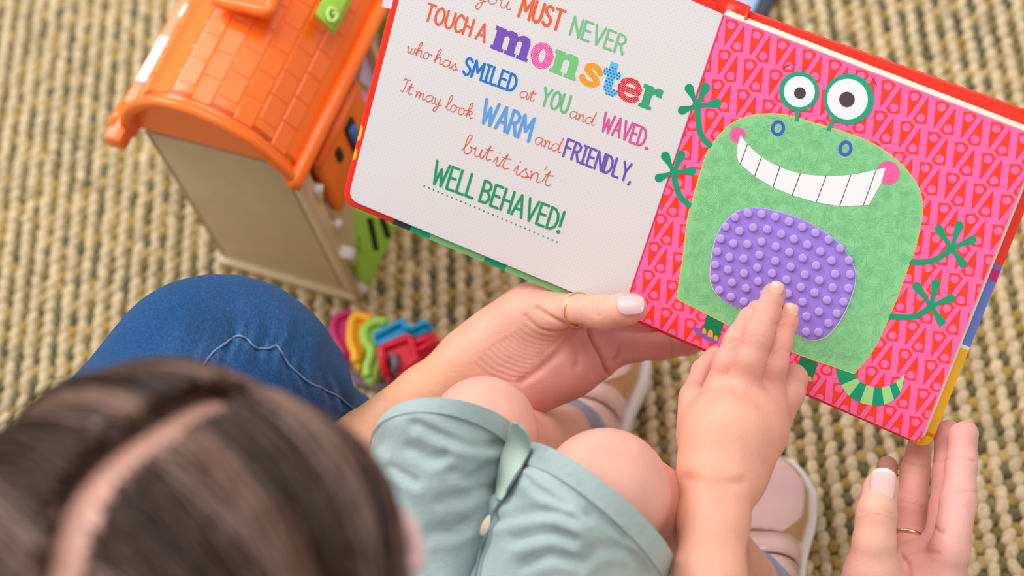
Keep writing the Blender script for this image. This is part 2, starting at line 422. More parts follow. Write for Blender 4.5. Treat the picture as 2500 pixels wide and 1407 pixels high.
link('door_rim', mesh(*tube([T(s0, -.003, zt - .002), T(s1, -.003, zt - .002)], .0042, 10)), door, m_or)
sk, zk = sz(rf(862, 330, .014)); link('keyhole_plate', bevelled(box(T(sk, -.0055, zk), Sd * .012, Wd * .004, Zd * .03), .0015), door, m_dk)
link('blue_latch', bevelled(box(T(sk - .001, -.0075, zk + .004), Sd * .008, Wd * .005, Zd * .014), .0015), door, m_blu)
sk, zk = sz(rf(828, 378, .014)); link('latch_slot', bevelled(box(T(sk, -.0055, zk), Sd * .006, Wd * .004, Zd * .012), .001), door, m_dk)
for (x, y, r, l) in ((778, 462, .0036, .010), (826, 546, .0030, .010), (840, 614, .0046, .016), (884, 702, .0034, .012)):
    p = rf(x, y, .010); link('white_peg', mesh(*tube([p + Wd * .006, p - Wd * (l - .008)], r, 14)), toy, m_wp)
    link('hinge_bracket', bevelled(box(p + Wd * .004 - Zd * .006, Sd * .007, Wd * .006, Zd * .018), .001), toy, m_be2)
gp = [P(866, 498, .112), P(972, 545, .092), P(902, 697, .016), P(866, 668, .022)]
gn = nrm(np.cross(gp[1] - gp[0], gp[3] - gp[0])); gn = gn if gn[2] > 0 else -gn
ramp = link('lime_door', bevelled(slab([v + gn * .003 for v in gp], [v - gn * .003 for v in gp]), .0014), toy, m_lime)
def gq(u, v): return (gp[0] * (1 - u) + gp[1] * u) * (1 - v) + (gp[3] * (1 - u) + gp[2] * u) * v + gn * .0034
for (u0, v0, u1, v1) in ((.2, .34, .62, .74), (.38, .05, .72, .42), (.62, -.05, .9, .18)):
    link('slot', mesh(*tube([gq(u0, v0), gq(u1, v1)], .0021, 8, flat=.3, up=gn)), ramp, m_dk)
lp = [rf(x, y, .002) for x, y in ((897, 75), (928, 60), (905, 220), (874, 196))]
link('window_pane', mesh(*slab([v - Wd * .001 for v in lp], [v + Wd * .003 for v in lp])), toy, m_lil, False)
link('window_post', bevelled(box(T(*[sz(rf(918, 150, .006))[0], .003, sz(rf(918, 150, .006))[1]]), Sd * .006, Wd * .008, Zd * .05), .001), toy, m_be2)
p = rf(884, 248, .006); link('pink_knob', mesh(*tube([p + Wd * .006, p - Wd * .003], .006, 12)), toy, m_pk)
p = P(950, 12, .16); link('lime_post', bevelled(box(p - Zd * .04, Sd * .03, Wd * .022, Zd * .09), .002), toy, m_lime)

# ------------------------------------------------------------------ tablet behind the book
c0, c1 = P(1843, -8, .012), P(1806, 72, .012); dv = nrm(c1 - c0); dw = np.array([dv[1], -dv[0], 0]);
if (P(1700, 0, .012) - c0) @ dw < 0: dw = -dw
tab = thing('tablet', 'tablet with bright screen and dark navy edge lying behind the book spine', 'tablet', (c0 + dw * .06)[:2].tolist() + [0])
cc = c0 + dw * .055 - dv * .06
link('case', bevelled(box(cc - Zd * .0075, dv * .20, dw * .136, Zd * .008), .003, 3), tab, mat('navy_case', (58, 58, 72), .5, .4))
ms = mat('tablet_screen', (168, 168, 206), .25, .5); bb = ms.node_tree.nodes['Principled BSDF']; bb.inputs['Emission Color'].default_value = lin((214, 214, 246)); bb.inputs['Emission Strength'].default_value = .12
link('screen', bevelled(box(cc - Zd * .003, dv * .186, dw * .111, Zd * .002), .0008), tab, ms)
link('screen_edge', bevelled(box(cc - dw * .0565 - Zd * .0030, dv * .186, dw * .003, Zd * .0022), .0006), tab, mat('cyan_edge', (110, 180, 214), .3, .5))

# ------------------------------------------------------------------ toy keys
kx = lambda pts: [(780 + x / 6.397, 740 + y / 6.397) for x, y in pts]
keys = thing('toy_keys', 'bunch of chunky toy keys in magenta, yellow, green, blue and red beside the toy house', 'toy', P(930, 850, 0))
def keyslab(name, pts, z, th, m, bev=.0016, tilt=0, holes=None, lab=None):
    q = kx(pts); top = [P(x, y, z + tilt * (x - 930) / 100) for x, y in q]
    o = link(name, bevelled(slab(top, [v - Zd * th for v in top]), bev, 3), keys, m); autosm(o, 50)
    if lab: o['label'] = lab
    return o
km = {c: mat(c + '_key_plastic', v, .38, .45) for c, v in dict(magenta=(196, 36, 110), yellow=(252, 176, 16), green=(160, 212, 84), blue=(10, 160, 214), red=(226, 22, 52)).items()}
sc = lambda pts, n=4: [tuple(p) for p in smoothclosed(pts, n)]
mk = keyslab('key', sc([(180, 400), (210, 260), (290, 180), (400, 150), (500, 170), (500, 400), (470, 600), (490, 880), (400, 830), (300, 720), (230, 600)]), .020, .008, km['magenta'], lab='magenta key')
link('raised_edge', mesh(*tube([P(*q, .0215) for q in kx(sc([(470, 190), (370, 180), (260, 240), (215, 360), (240, 520), (330, 700), (430, 820)], 3)[:-3])], .0026, 8)), mk, km['magenta'])
yk = keyslab('key', sc([(440, 480), (460, 260), (540, 170), (680, 170), (840, 260), (740, 380), (690, 600), (700, 720), (660, 850), (620, 1030), (520, 940), (500, 800), (430, 640)], 3), .026, .009, km['yellow'], lab='yellow key')
link('raised_edge', mesh(*tube([P(*q, .0275) for q in kx([tuple(v) for v in smoothpath([np.array(v) for v in ((800, 270), (660, 210), (560, 210), (510, 300), (490, 480), (500, 640), (560, 780), (560, 930))], 4)])], .0034, 8)), yk, km['yellow'])
gk = keyslab('key', sc([(700, 600), (690, 420), (760, 320), (920, 270), (1060, 300), (1000, 420), (930, 600), (920, 760), (940, 940), (870, 1180), (790, 1240), (700, 1190), (660, 1080), (740, 880)], 3), .031, .009, km['green'], lab='green key')
link('raised_edge', mesh(*tube([P(*q, .0325) for q in kx([tuple(v) for v in smoothpath([np.array(v) for v in ((1040, 300), (900, 290), (770, 350), (700, 470), (720, 600), (800, 720), (800, 850), (750, 1000), (750, 1150))], 4)])], .0034, 8)), gk, km['green'])
bk = keyslab('key', [(830, 530), (860, 450), (1230, 275), (1310, 260), (1350, 320), (1370, 370), (1450, 370), (1560, 290), (1660, 250), (1750, 330), (1750, 420), (1520, 520), (1470, 510), (1400, 490), (1330, 500), (930, 670), (870, 660)], .034, .010, km['blue'], lab='blue key')
link('raised_edge', mesh(*tube([P(*q, .0355) for q in kx([(850, 520), (1230, 320), (1310, 300), (1350, 380), (1450, 410), (1640, 310), (1720, 350)])], .0026, 8)), bk, km['blue'])
rk = keyslab('key', [(905, 690), (930, 650), (1360, 485), (1430, 500), (1480, 560), (1790, 455), (1860, 520), (1870, 600), (1840, 670), (1600, 800), (1560, 850), (1580, 930), (1280, 1130), (1190, 1130), (1170, 950), (1110, 960), (1090, 1190), (1030, 1180), (975, 960)], .040, .012, km['red'], lab='red key')
link('raised_edge', mesh(*tube([P(*q, .0415) for q in kx([(1030, 1120), (960, 740), (1000, 690), (1370, 540), (1440, 600), (1500, 900), (1300, 1060)])], .0030, 8)), rk, km['red'])
link('raised_edge', mesh(*tube([P(*q, .0415) for q in kx([(1480, 620), (1760, 520), (1800, 600), (1540, 760)])], .0028, 8)), rk, km['red'])
link('key_hole', mesh(*tube([P(*kx([(1160, 820)])[0], .0412), P(*kx([(1165, 990)])[0], .0412)], .0040, 12, flat=.3, up=Zd)), rk, m_dk)
link('cord', mesh(*tube(smoothpath([P(*kx([q[:2]])[0], q[2]) for q in ((1150, 830, .038), (1180, 900, .045), (1175, 1050, .040), (1120, 1250, .014), (900, 1300, .006), (500, 1150, .006), (150, 700, .008), (120, 500, .012), (190, 480, .014))], 6), .0026, 8)), keys, mat('grey_cord', (128, 108, 128), .6, .3))

# ------------------------------------------------------------------ child's shoes
m_sole = mat('shoe_sole_rubber', (238, 232, 230), .5, .4); m_ros = mat('rose_patent', (236, 196, 190), .22, .5, noise=(30, .03), bump=(60, .0006), coat=.4)
m_gold = mat('gold_trim', (205, 160, 110), .3, .5, metal=.35, bump=(200, .0003)); m_sock = mat('sock_knit', (150, 150, 165), .9, .2)
def shoe(toe, heel, label):
    toe = P(*toe, 0); heel = P(*heel, 0); ax = nrm(toe - heel); sd = np.cross(ax, Zd)
    toe = toe - ax * .004; L = np.linalg.norm(toe - heel); t = thing('shoe', label, 'shoe', heel * .5 + toe * .5)
    def wid(u):                                          # half width along the sole, u=0 heel 1 toe
        return np.interp(u, [0, .04, .12, .3, .5, .68, .8, .9, .96, 1], [.0, .017, .025, .028, .029, .0345, .034, .027, .018, .0])
    us = np.concatenate([[0], .5 - .5 * np.cos(np.linspace(.12, math.pi - .12, 30)), [1]])
    out = [heel + ax * L * u + sd * wid(u) for u in us] + [heel + ax * L * u - sd * wid(u) for u in us[-2:0:-1]]
    link('sole', bevelled(slab([v + Zd * .020 for v in out], [v + Zd * .001 for v in out]), .003, 3), t, m_sole)
    def upper(u0, u1, grow, m, name, nu=26, a0=-1., a1=1., par=t, z0=.017):
        V = []; F = []; na = 22
        for i in range(nu):
            u = u0 + (u1 - u0) * i / (nu - 1); hgt = np.interp(u, [0, .1, .35, .5, .7, .88, 1], [.048, .062, .058, .047, .030, .024, .008]) + grow
            ww = max(wid(u) - .0045, .001) + grow
            for j in range(na + 1):
                a = a0 + (a1 - a0) * j / na; g = a * math.pi / 2
                V.append(heel + ax * (L * u * .985 + .001) + sd * ww * math.copysign(abs(math.sin(g)) ** .8, a) + Zd * (z0 + hgt * max(math.cos(g), 0) ** .75))
        for i in range(nu - 1):
            for j in range(na): q = i * (na + 1) + j; F.append((q, q + 1, q + na + 2, q + na + 1))
        o = link(name, mesh(V, F), par, m); md = o.modifiers.new('s', 'SOLIDIFY'); md.thickness = .0012; md.offset = -1; return o
    upper(.01, .995, 0, m_gold, 'upper')
    # rose toe panel: shrinks inside the gold edge
    V = []; F = []; na = 20; nu = 20
    for i in range(nu):
        u = .50 + .44 * i / (nu - 1); hgt = np.interp(u, [0, .1, .35, .5, .7, .88, 1], [.048, .062, .058, .047, .030, .024, .008]) + .0012
        ww = max(wid(u) - .0045, .001) + .0008; sp = np.interp(u, [.50, .62, .82, .94], [.30, .60, .60, .24])
        for j in range(na + 1):
            a = -sp + 2 * sp * j / na; g = a * math.pi / 2
            V.append(heel + ax * (L * u * .985 + .001) + sd * ww * math.copysign(abs(math.sin(g)) ** .8, a) + Zd * (.017 + hgt * max(math.cos(g), 0) ** .75))
    for i in range(nu - 1):
        for j in range(na): q = i * (na + 1) + j; F.append((q, q + 1, q + na + 2, q + na + 1))
    o = link('toe_panel', mesh(V, F), t, m_ros); md = o.modifiers.new('s', 'SOLIDIFY'); md.thickness = .002; md.offset = 0
    for u, wv in ((.43, .006), (.31, .007)):              # straps across the instep
        V = []; F = []
        for i in range(3):
            uu = u + (i - 1) * .05
            for j in range(23):
                a = (-1 + 2 * j / 22) * .9; g = a * math.pi / 2; hgt = np.interp(uu, [0, .1, .35, .5, .7, .88, 1], [.048, .062, .058, .047, .030, .024, .008]) + .0035
                V.append(heel + ax * L * (uu + .03 * a) + sd * (wid(uu) - .002) * math.copysign(abs(math.sin(g)) ** .8, a) + Zd * (.017 + hgt * math.cos(g) ** .75))
        for i in range(2):
            for j in range(22): q = i * 23 + j; F.append((q, q + 1, q + 24, q + 23))
        o = link('strap', mesh(V, F), t, m_ros); md = o.modifiers.new('s', 'SOLIDIFY'); md.thickness = .002
    pc = heel + ax * L * .22
    return pc
ANK_A = shoe((1496, 782), (1392, 1255), 'rose and gold toddler shoe half under the holding hand')
ANK_B = shoe((1868, 1112), (1842, 1640), 'rose and gold toddler shoe behind the pointing arm at the bottom edge')
# ------------------------------------------------------------------ the open board book
S1 = Q(1765, 35, .740); S2 = Q(1520, 765, .7845)
PR = Plane(S1, Q(2543, 337, .7069), S2)                    # right page
PL = Plane(S1, Q(845, 483, .7826), S2)                     # left page
m_white = mat('page_white', (226, 223, 222), .42, .35)
def dotted(name, base, dot, pl, per, r):
    m = mat(name, base, .42, .35); nt = m.node_tree; b = nt.nodes['Principled BSDF']
    tc = nt.nodes.new('ShaderNodeTexCoord'); dots = []
    for k, ee in enumerate((nrm(pl.e1 + pl.e2), nrm(pl.e1 - pl.e2))):
        d = nt.nodes.new('ShaderNodeVectorMath'); d.operation = 'DOT_PRODUCT'; d.inputs[1].default_value = tuple(ee / per)
        nt.links.new(tc.outputs['Object'], d.inputs[0])
        fr = nt.nodes.new('ShaderNodeMath'); fr.operation = 'FRACT'; nt.links.new(d.outputs['Value'], fr.inputs[0])
        sb = nt.nodes.new('ShaderNodeMath'); sb.operation = 'SUBTRACT'; sb.inputs[1].default_value = .5; nt.links.new(fr.outputs[0], sb.inputs[0])
        sq = nt.nodes.new('ShaderNodeMath'); sq.operation = 'MULTIPLY'; nt.links.new(sb.outputs[0], sq.inputs[0]); nt.links.new(sb.outputs[0], sq.inputs[1]); dots.append(sq)
    ad = nt.nodes.new('ShaderNodeMath'); ad.operation = 'ADD'; nt.links.new(dots[0].outputs[0], ad.inputs[0]); nt.links.new(dots[1].outputs[0], ad.inputs[1])
    lt = nt.nodes.new('ShaderNodeMath'); lt.operation = 'LESS_THAN'; lt.inputs[1].default_value = r * r; nt.links.new(ad.outputs[0], lt.inputs[0])
    mx = nt.nodes.new('ShaderNodeMix'); mx.data_type = 'RGBA'; mx.inputs[6].default_value = lin(base); mx.inputs[7].default_value = lin(dot)
    nt.links.new(lt.outputs[0], mx.inputs[0]); nt.links.new(mx.outputs[2], b.inputs['Base Color']); return m
m_dots = dotted('dotted_page', (230, 227, 226), (212, 214, 216), PL, .0017, .17)
book = thing('picture_book', 'open board book with a lettered white page and a grinning green monster page', 'book', S2)
m_red = mat('red_cover', (246, 44, 20), .22, .5, bump=(300, .0002)); m_edge = mat('cream_page_edge', (238, 228, 206), .7, .2)
def offp(pl, pts, off): return [pl.pt(x, y, 0) + pl.n * off for x, y in pts]
rpg = [(1765, 35), (2543, 337), (2252, 1066), (2240, 1084), (2222, 1083), (1520, 765)]
def roundc(p, q, r, k=12, n=5):                            # rounded corner
    p, q, r = map(np.array, (p, q, r)); a = q + nrm(p - q) * k; b = q + nrm(r - q) * k
    return [tuple((1 - t) ** 2 * a + 2 * t * (1 - t) * q + t * t * b) for t in np.linspace(0, 1, n)]
RP = [(1765, 35), (2543, 337)] + roundc((2543, 337), (2245, 1083), (1520, 765), 22) + [(1520, 765)]
LP = [(1045, -277), (1765, 35), (1520, 765)] + roundc((1520, 765), (849, 487), (1045, -277), 28)
def board(name, pl, pts, o0, th, m, par, bev=.0004):
    o = link(name, bevelled(slab(offp(pl, pts, -o0), offp(pl, pts, -o0 - th)), bev), par, m); return autosm(o)
board('page', PR, RP, 0, .0019, mat('pink_page', (255, 104, 166), .36, .45), book, .0002)['label'] = 'pink and red patterned page with a green monster'
for k in range(3):
    g = 3 + 3.2 * k; r_ = 2 + 2.2 * k
    board('page', PR, [(1765 + .37 * g, 35 - g)] + [(2543 + .37 * g + r_, 337 - g + .37 * r_)] + [(x + r_, y + .37 * r_) for x, y in RP[2:-1]] + [(1520, 765)], .0021 + .0020 * k, .0018, m_edge, book, .0004)
board('page', PL, LP, 0, .0018, m_dots, book, .0003)['label'] = 'white dotted page with lettering'
CR = [(1800, 22), (2586, 306), (2500, 525), (2428, 662), (2296, 1034), (2272, 1072), (2243, 1086), (1535, 772)]
CR = [(1798, 15), (2589, 298)] + roundc((2589, 298), (2268, 1098), (1535, 780), 34) + [(1535, 780)]
def shiftpx(pl, pts, off):                                 # outline traced on the plane lying `off` behind the page
    return [pl.pt(x, y, -off) for x, y in pts]
cr_t = shiftpx(PR, CR, .0085); cv = link('cover', bevelled(slab(cr_t, [v - PR.n * .0026 for v in cr_t]), .0009, 3), book, m_red); autosm(cv)
CL = [(1030, -300), (1752, 8), (1520, 782)] + roundc((1520, 782), (833, 494), (1030, -300), 34)
cl_t = shiftpx(PL, CL, .0024); cvl = link('cover', bevelled(slab(cl_t, [v - PL.n * .0026 for v in cl_t]), .0008, 3), book, m_red); autosm(cvl)
# spine: rounded red cloth between the boards, standing a little proud at the top
ax = nrm(S1 - S2); mid = -.0072; sp = []
s1 = S1 + ax * .0075; s2 = S2 - ax * .001; nn_ = nrm(PR.n + PL.n); sd_ = np.cross(nn_, ax)
if sd_ @ PR.e1 < 0: sd_ = -sd_
V = []; F = []
for i, c in enumerate(np.linspace(0, 1, 14)):
    c0_ = s2 * (1 - c) + s1 * c
    for j in range(13):
        g = math.pi * j / 12; V.append(c0_ + sd_ * (.0095 * -math.cos(g) + .0015) - nn_ * (.0026 + .0105 * math.sin(g) ** .8))
for i in range(13):
    for j in range(12): q = i * 13 + j; F.append((q, q + 1, q + 14, q + 13))
o = link('spine', mesh(V, F), book, m_red); md = o.modifiers.new('s', 'SOLIDIFY'); md.thickness = .0016; md.offset = -1
0 and link('spine_fold', mesh(*tube([s1 + sd_ * .0085 - nn_ * .0062, s1 - ax * .004 + sd_ * .0090 - nn_ * .0055], .0014, 8)), o, m_red)

# printed matter: flat ink lying on the pages
def ink_mat(name, c): return mat('ink_' + name, c, .34, .4)
INK = {}
def im(c):
    if c not in INK: INK[c] = ink_mat('%d_%d_%d' % c, c)
    return INK[c]
def inkpoly(pts, pl, off): return [pl.pt(x, y, 0) + pl.n * off for x, y in pts], [tuple(range(len(pts)))]
def inkmesh(name, vf, c, par, lab=None):
    o = link(name, mesh(*vf), par, im(c), False)
    if lab: o['label'] = lab
    return o
CNT = [0]
def bumpoff():
    CNT[0] += 1; return (CNT[0] % 14) * 5e-6
def stroke(pts, wd, pl, off, cap=True):
    V = []; F = []; Z = []
    pts = [np.array(p, float) for p in pts]; r = wd / 2
    for i in range(len(pts) - 1):
        d = pts[i + 1] - pts[i]
        if np.linalg.norm(d) < 1e-6: continue
        d = nrm(d); q = np.array([-d[1], d[0]]) * r; b = len(V)
        V += [pts[i] + q, pts[i + 1] + q, pts[i + 1] - q, pts[i] - q]; F.append((b, b + 1, b + 2, b + 3)); Z += [bumpoff()] * 4
    for i, p in enumerate(pts):
        if not cap and i in (0, len(pts) - 1): continue
        b = len(V); V += [p + r * np.array([math.cos(a), math.sin(a)]) for a in np.linspace(0, 2 * math.pi, 13)[:-1]]; F.append(tuple(range(b, b + 12))); Z += [bumpoff()] * 12
    return [pl.pt(x, y, 0) + pl.n * (off + z) for (x, y), z in zip(V, Z)], F
def disc(c, rx, ry=None, n=28, rot=0):
    ry = ry or rx; return [(c[0] + rx * math.cos(a) * math.cos(rot) - ry * math.sin(a) * math.sin(rot), c[1] + rx * math.cos(a) * math.sin(rot) + ry * math.sin(a) * math.cos(rot)) for a in np.linspace(0, 2 * math.pi, n + 1)[:-1]]
def clip(poly, quad_):
    out = [np.array(p, float) for p in poly]; q = [np.array(p, float) for p in quad_]
    cx = sum(q) / len(q)
    for i in range(len(q)):
        a, b = q[i], q[(i + 1) % len(q)]; nn = np.array([-(b - a)[1], (b - a)[0]])
        if nn @ (cx - a) < 0: nn = -nn
        inp = out; out = []
        for k in range(len(inp)):
            p, r = inp[k - 1], inp[k]; dp, dr = nn @ (p - a), nn @ (r - a)
            if (dp >= 0) != (dr >= 0): out.append(p + (r - p) * dp / (dp - dr))
            if dr >= 0: out.append(r)
        if len(out) < 3: return None
    return out
# pattern of red kites with pink spots
A0 = PR.uv(1785.3, 61.8); A8 = (PR.uv(2299, 262) - A0) / 8; B10 = (PR.uv(2235, 1031) - A0 - 10 * A8) / 10
j0 = PR.uv(1785.3 + 1, 61.8) - A0; j1 = PR.uv(1785.3, 61.8 + 1) - A0
loc = lambda x, y: j0 * x + j1 * y
kite = [loc(*p) for p in ((-12.6, -15), (9.6, -13.8), (18.6, -3), (-16, 50), (-17, 50))]
kin = [loc(*p) for p in ((-11.3, -13.5), (9.0, -12.4), (16.6, -3.0), (-15.2, 44))]
spot = [loc(*p) for p in disc((0, 0), 9.9, n=20)]
Bo = loc(15.2, 50.9); pq = [PR.uv(*p) for p in ((1768, 40), (2539, 339), (2243, 1080), (1523, 763))]
lay = [[], [], []]
for n_ in range(-6, 20):
    for m_ in range(-2, 13):
        c = A0 + A8 * n_ + B10 * m_
        for cc_, sg_ in ((c, 1), (c + Bo, -1)):
            for l, shp in enumerate((kite, kin, spot)):
                q = clip([cc_ + sg_ * v for v in shp], pq)
                if q: lay[l].append(q)
pat = None
for l, (cl_, nm) in enumerate((((248, 44, 52), 'red_kites'), ((255, 62, 24), 'orange_kites'), ((255, 106, 170), 'pink_spots'))):
    V = []; F = []
    for q in lay[l]: b = len(V); V += [PR.at(u, v, .00006 + .00005 * l) for u, v in q]; F.append(tuple(range(b, b + len(q))))
    o = inkmesh(nm if l else 'kite_pattern', (V, F), cl_, book if l == 0 else pat)
    o['kind'] = 'stuff'
    if l == 0: pat = o; o['label'] = 'pattern of red kite shapes with pink spots'
# the monster drawing
o2 = lambda x, y: (1560 + x / 2.199, y / 2.199)
o3 = lambda x, y: (1500 + x / 2.198, 480 + y / 2.198)
bd = [o3(338, 548), o3(352, 440), o3(370, 330), o3(395, 120), o2(285, 1090), o2(330, 930), o2(370, 820), o2(430, 730), o2(500, 665), o2(580, 628), o2(680, 613), o2(760, 615), o2(850, 635), o2(950, 665),
      o2(1100, 710), o2(1250, 770), o2(1370, 850), o2(1450, 930), o2(1500, 1010), o2(1518, 1080), o2(1518, 1160), o2(1495, 1280), o2(1460, 1400), o3(1585, 350), o3(1520, 530), o3(1440, 720), o3(1370, 850), o3(1285, 948)]
body_pl = smoothpath(bd, 4) + [np.array(o3(1000, 850)), np.array(o3(600, 680))]
GR = (0, 158, 110); LG = (140, 208, 144)
DG = (2, 128, 88)
def multi(vfs): return join(vfs)
def petal(c, p, w0, w1):
    c = np.array(c); p = np.array(p); d = nrm(p - c); L = np.linalg.norm(p - c); q = np.array([-d[1], d[0]])
    pr = [(0, w0 * .8), (.45, w0), (.8, w1 * .95), (1.0, w1)]
    e = p; arc = [e + q * w1 * math.cos(a) + d * w1 * math.sin(a) for a in np.linspace(0, math.pi, 9)]
    return [c + q * w0 * .8] + [c + d * L * .5 + q * w0] + arc + [c + d * L * .5 - q * w0] + [c - q * w0 * .8]
mon = None
def part(nm, vf, c, lab=None):
    return inkmesh(nm, vf, c, mon, lab)
mon = inkmesh('monster_body', inkpoly(body_pl, PR, .00030), LG, book, 'light green grinning monster drawing')
yl = join([stroke(body_pl + [body_pl[0]], 4, PR, .00018)]); part('outline', yl, (232, 214, 60))
def hand(center, petals, arm, wd, pls=(PR,)):
    for pl in pls:
        L = [inkpoly(petal(center, p, 5.5, 8.2 if k != 3 else 8.2), pl, .00022) for k, p in enumerate(petals)]
        L.append(stroke(smoothpath([center] + arm, 5), wd, pl, .00022)); yield join(L)
GUT = lambda y: 1765 - (y - 35) * (245 / 730.)
for cen, pts_, arm in ((o2(312, 568), [o2(270, 475), o2(357, 468), o2(418, 555), o2(232, 592)], [o2(325, 700), o2(360, 760), o2(400, 790)]),
                       (o2(188, 925), [o2(142, 838), o2(225, 832), o2(282, 918), o2(108, 955)], [o2(195, 980), o2(225, 1060), o2(292, 1116)])):
    for pl, side in ((PR, 1), (PL, -1)):
        L = []
        half = [(1765, 35), (1520, 765), (1520 + side * 900, 765), (1765 + side * 900, 35)]
        for k, p in enumerate(pts_):
            q = clip(petal(cen, p, 5.5, 11 if k != 3 else 10.5), half)
            if q: L.append(inkpoly([tuple(v) for v in q], pl, .00024))
        if side == 1: L.append(stroke(smoothpath([np.array(cen)] + [np.array(a) for a in arm], 5), 13.5, pl, .00022))
        for q in [clip(disc(cen, 10), half)]:
            if q: L.append(inkpoly([tuple(v) for v in q], pl, .00026))
        part('monster_hand', join(L), GR)
for cen, pts_, arm in ((o3(1808, 278), [o3(1742, 175), o3(1850, 155), o3(1920, 232), o3(1868, 358)], [o3(1730, 335), o3(1650, 352), o3(1588, 350)]),
                       (o3(1700, 588), [o3(1622, 482), o3(1725, 466), o3(1805, 545), o3(1752, 670)], [o3(1620, 640), o3(1530, 646), o3(1470, 640)])):
    L = [inkpoly([tuple(v) for v in petal(cen, p, 5.5, 10.5)], PR, .00022) for p in pts_] + [inkpoly(disc(cen, 11), PR, .00024)]
    L.append(stroke(smoothpath([np.array(cen)] + [np.array(a) for a in arm], 5), 13.5, PR, .00022)); part('monster_hand', join(L), GR)
# feet and tail
for fx, fy in ((0, 0), (229, 100)):
    sh = lambda pts: [(x + fx, y + fy) for x, y in pts]
    part('foot', inkpoly(sh([(1727, 766), (1768, 788), (1752, 834), (1712, 812)]), PR, .00020), DG)
    part('shoe_shape', inkpoly(sh([(1688.7, 800), (1699, 799.5), (1711, 804), (1730, 819), (1752, 829), (1752, 840), (1735, 836), (1712, 822), (1697, 810)]), PR, .00024), (130, 96, 196))
    part('toes', join([inkpoly(sh([(x - w, y + h), (x - w, y), (x - w * .6, y - w * .9), (x, y - w * 1.2), (x + w * .6, y - w * .9), (x + w, y), (x + w, y + h * 1.2)]), PR, .00028) for x, y, w, h in ((1719.5, 807, 4.6, 7), (1734.5, 813, 6.4, 9), (1748, 824, 4.4, 7))]), (255, 166, 40))
outer = [o3(1187, 925), o3(1210, 1000), o3(1260, 1070), o3(1330, 1110), o3(1410, 1122), o3(1480, 1104), o3(1535, 1050), o3(1560, 950)]
inner = [o3(1290, 935), o3(1300, 970), o3(1320, 992), o3(1360, 1014), o3(1410, 1024), o3(1460, 1018), o3(1510, 995), o3(1560, 950)]
so = smoothpath([np.array(p) for p in outer], 6); si = smoothpath([np.array(p) for p in inner], 6); cuts = [0, 7, 12, 17, 22, 27, 32, 36, 42]
for par_, cc_, nm in ((0, GR, 'tail'), (1, (168, 224, 140), 'tail_stripes')):
    L = []
    for k in range(par_, 8, 2):
        a, b = cuts[k], cuts[k + 1]; L.append(inkpoly([tuple(v) for v in so[a:b + 1]] + [tuple(v) for v in si[a:b + 1][::-1]], PR, .00022))
    part(nm, join(L), cc_)
# engraved hatching on the body
def inside(p, poly):
    c = False; n = len(poly)
    for i in range(n):
        a, b = poly[i - 1], poly[i]
        if (a[1] > p[1]) != (b[1] > p[1]) and p[0] < (b[0] - a[0]) * (p[1] - a[1]) / (b[1] - a[1]) + a[0]: c = not c
    return c
hr = random.Random(7); L = []
bp = [tuple(v) for v in body_pl]
for gx in range(1650, 2260, 21):
    for gy in range(275, 915, 21):
        cx, cy = gx + hr.uniform(-8, 8), gy + hr.uniform(-8, 8); a = hr.uniform(0, math.pi); ln = hr.uniform(13, 19)
        if not inside((cx, cy), bp): continue
        for k in range(7):
            off = (k - 3) * 3.6; l2 = ln * hr.uniform(.6, 1.0); sx_, sy_ = cx - math.sin(a) * off, cy + math.cos(a) * off
            a2 = a + hr.uniform(-.06, .06); p0 = (sx_ - math.cos(a2) * l2, sy_ - math.sin(a2) * l2); p1 = (sx_ + math.cos(a2) * l2, sy_ + math.sin(a2) * l2)
            if inside(p0, bp) and inside(p1, bp): L.append(stroke([p0, p1], .85, PR, .00031, cap=False))
o = part('hatching', join(L), (112, 194, 130)); o['kind'] = 'stuff'
# face
part('cheek', inkpoly(disc(o2(530, 725), 19.3), PR, .00040), (250, 96, 156)); part('cheek', inkpoly(disc(o2(1337, 928), 29), PR, .00040), (250, 96, 156))
tt = [o2(*p) for p in ((545, 722), (585, 775), (655, 840), (750, 893), (860, 930), (1000, 945), (1140, 938), (1260, 915), (1325, 900))]
tb = [o2(*p) for p in ((1300, 985), (1235, 1100), (1080, 1108), (950, 1085), (830, 1050), (720, 1005), (620, 945), (545, 880), (527, 850), (530, 780))]
part('grin', inkpoly([tuple(v) for v in smoothpath([np.array(p) for p in tt], 3)] + tb, PR, .00046), (238, 238, 240))
part('tooth_lines', join([stroke([o2(*a), o2(*b)], 1.7, PR, .00052) for a, b in (((583, 776), (545, 880)), ((658, 845), (622, 944)), ((757, 897), (720, 1004)), ((867, 933), (823, 1048)), ((1005, 947), (953, 1084)), ((1138, 940), (1078, 1104)), ((1275, 911), (1205, 1101)))]), (60, 44, 52))
for c in (o2(747, 688), o2(1109, 797)): part('nostril', stroke(disc(c, 13.2, 15.8, 24, .25) + [disc(c, 13.2, 15.8, 24, .25)[0]], 7.6, PR, .00040), (64, 92, 200))
for c, wc, pc_, ro, rw, rp_, st in ((o2(859, 490), o2(862, 492), o2(865, 500), 48.3, 38, 14.4, (o2(853, 590), o2(848, 652))), (o2(1126, 532), o2(1120, 532), o2(1117, 534), 61.5, 49.8, 19, (o2(1048, 630), o2(1017, 702)))):
    part('eye_stalk', stroke(st, 9.5, PR, .00036, cap=False), (40, 160, 120)); part('eye_rim', inkpoly(disc(c, ro), PR, .00040), (20, 164, 122))
    part('eye_white', inkpoly(disc(wc, rw), PR, .00046), (236, 236, 238)); part('pupil', inkpoly(disc(pc_, rp_), PR, .00052), (78, 62, 70))
for bw in ([(1912.5, 168), (1920, 161), (1930.5, 158)], [(2128.5, 189), (2135, 198), (2140, 209)]): part('brow', stroke(bw, 2, PR, .00022), (110, 30, 50))
part('gutter_line', stroke([(1767, 38), (1522, 764)], 1.8, PR, .00022), (206, 30, 66))
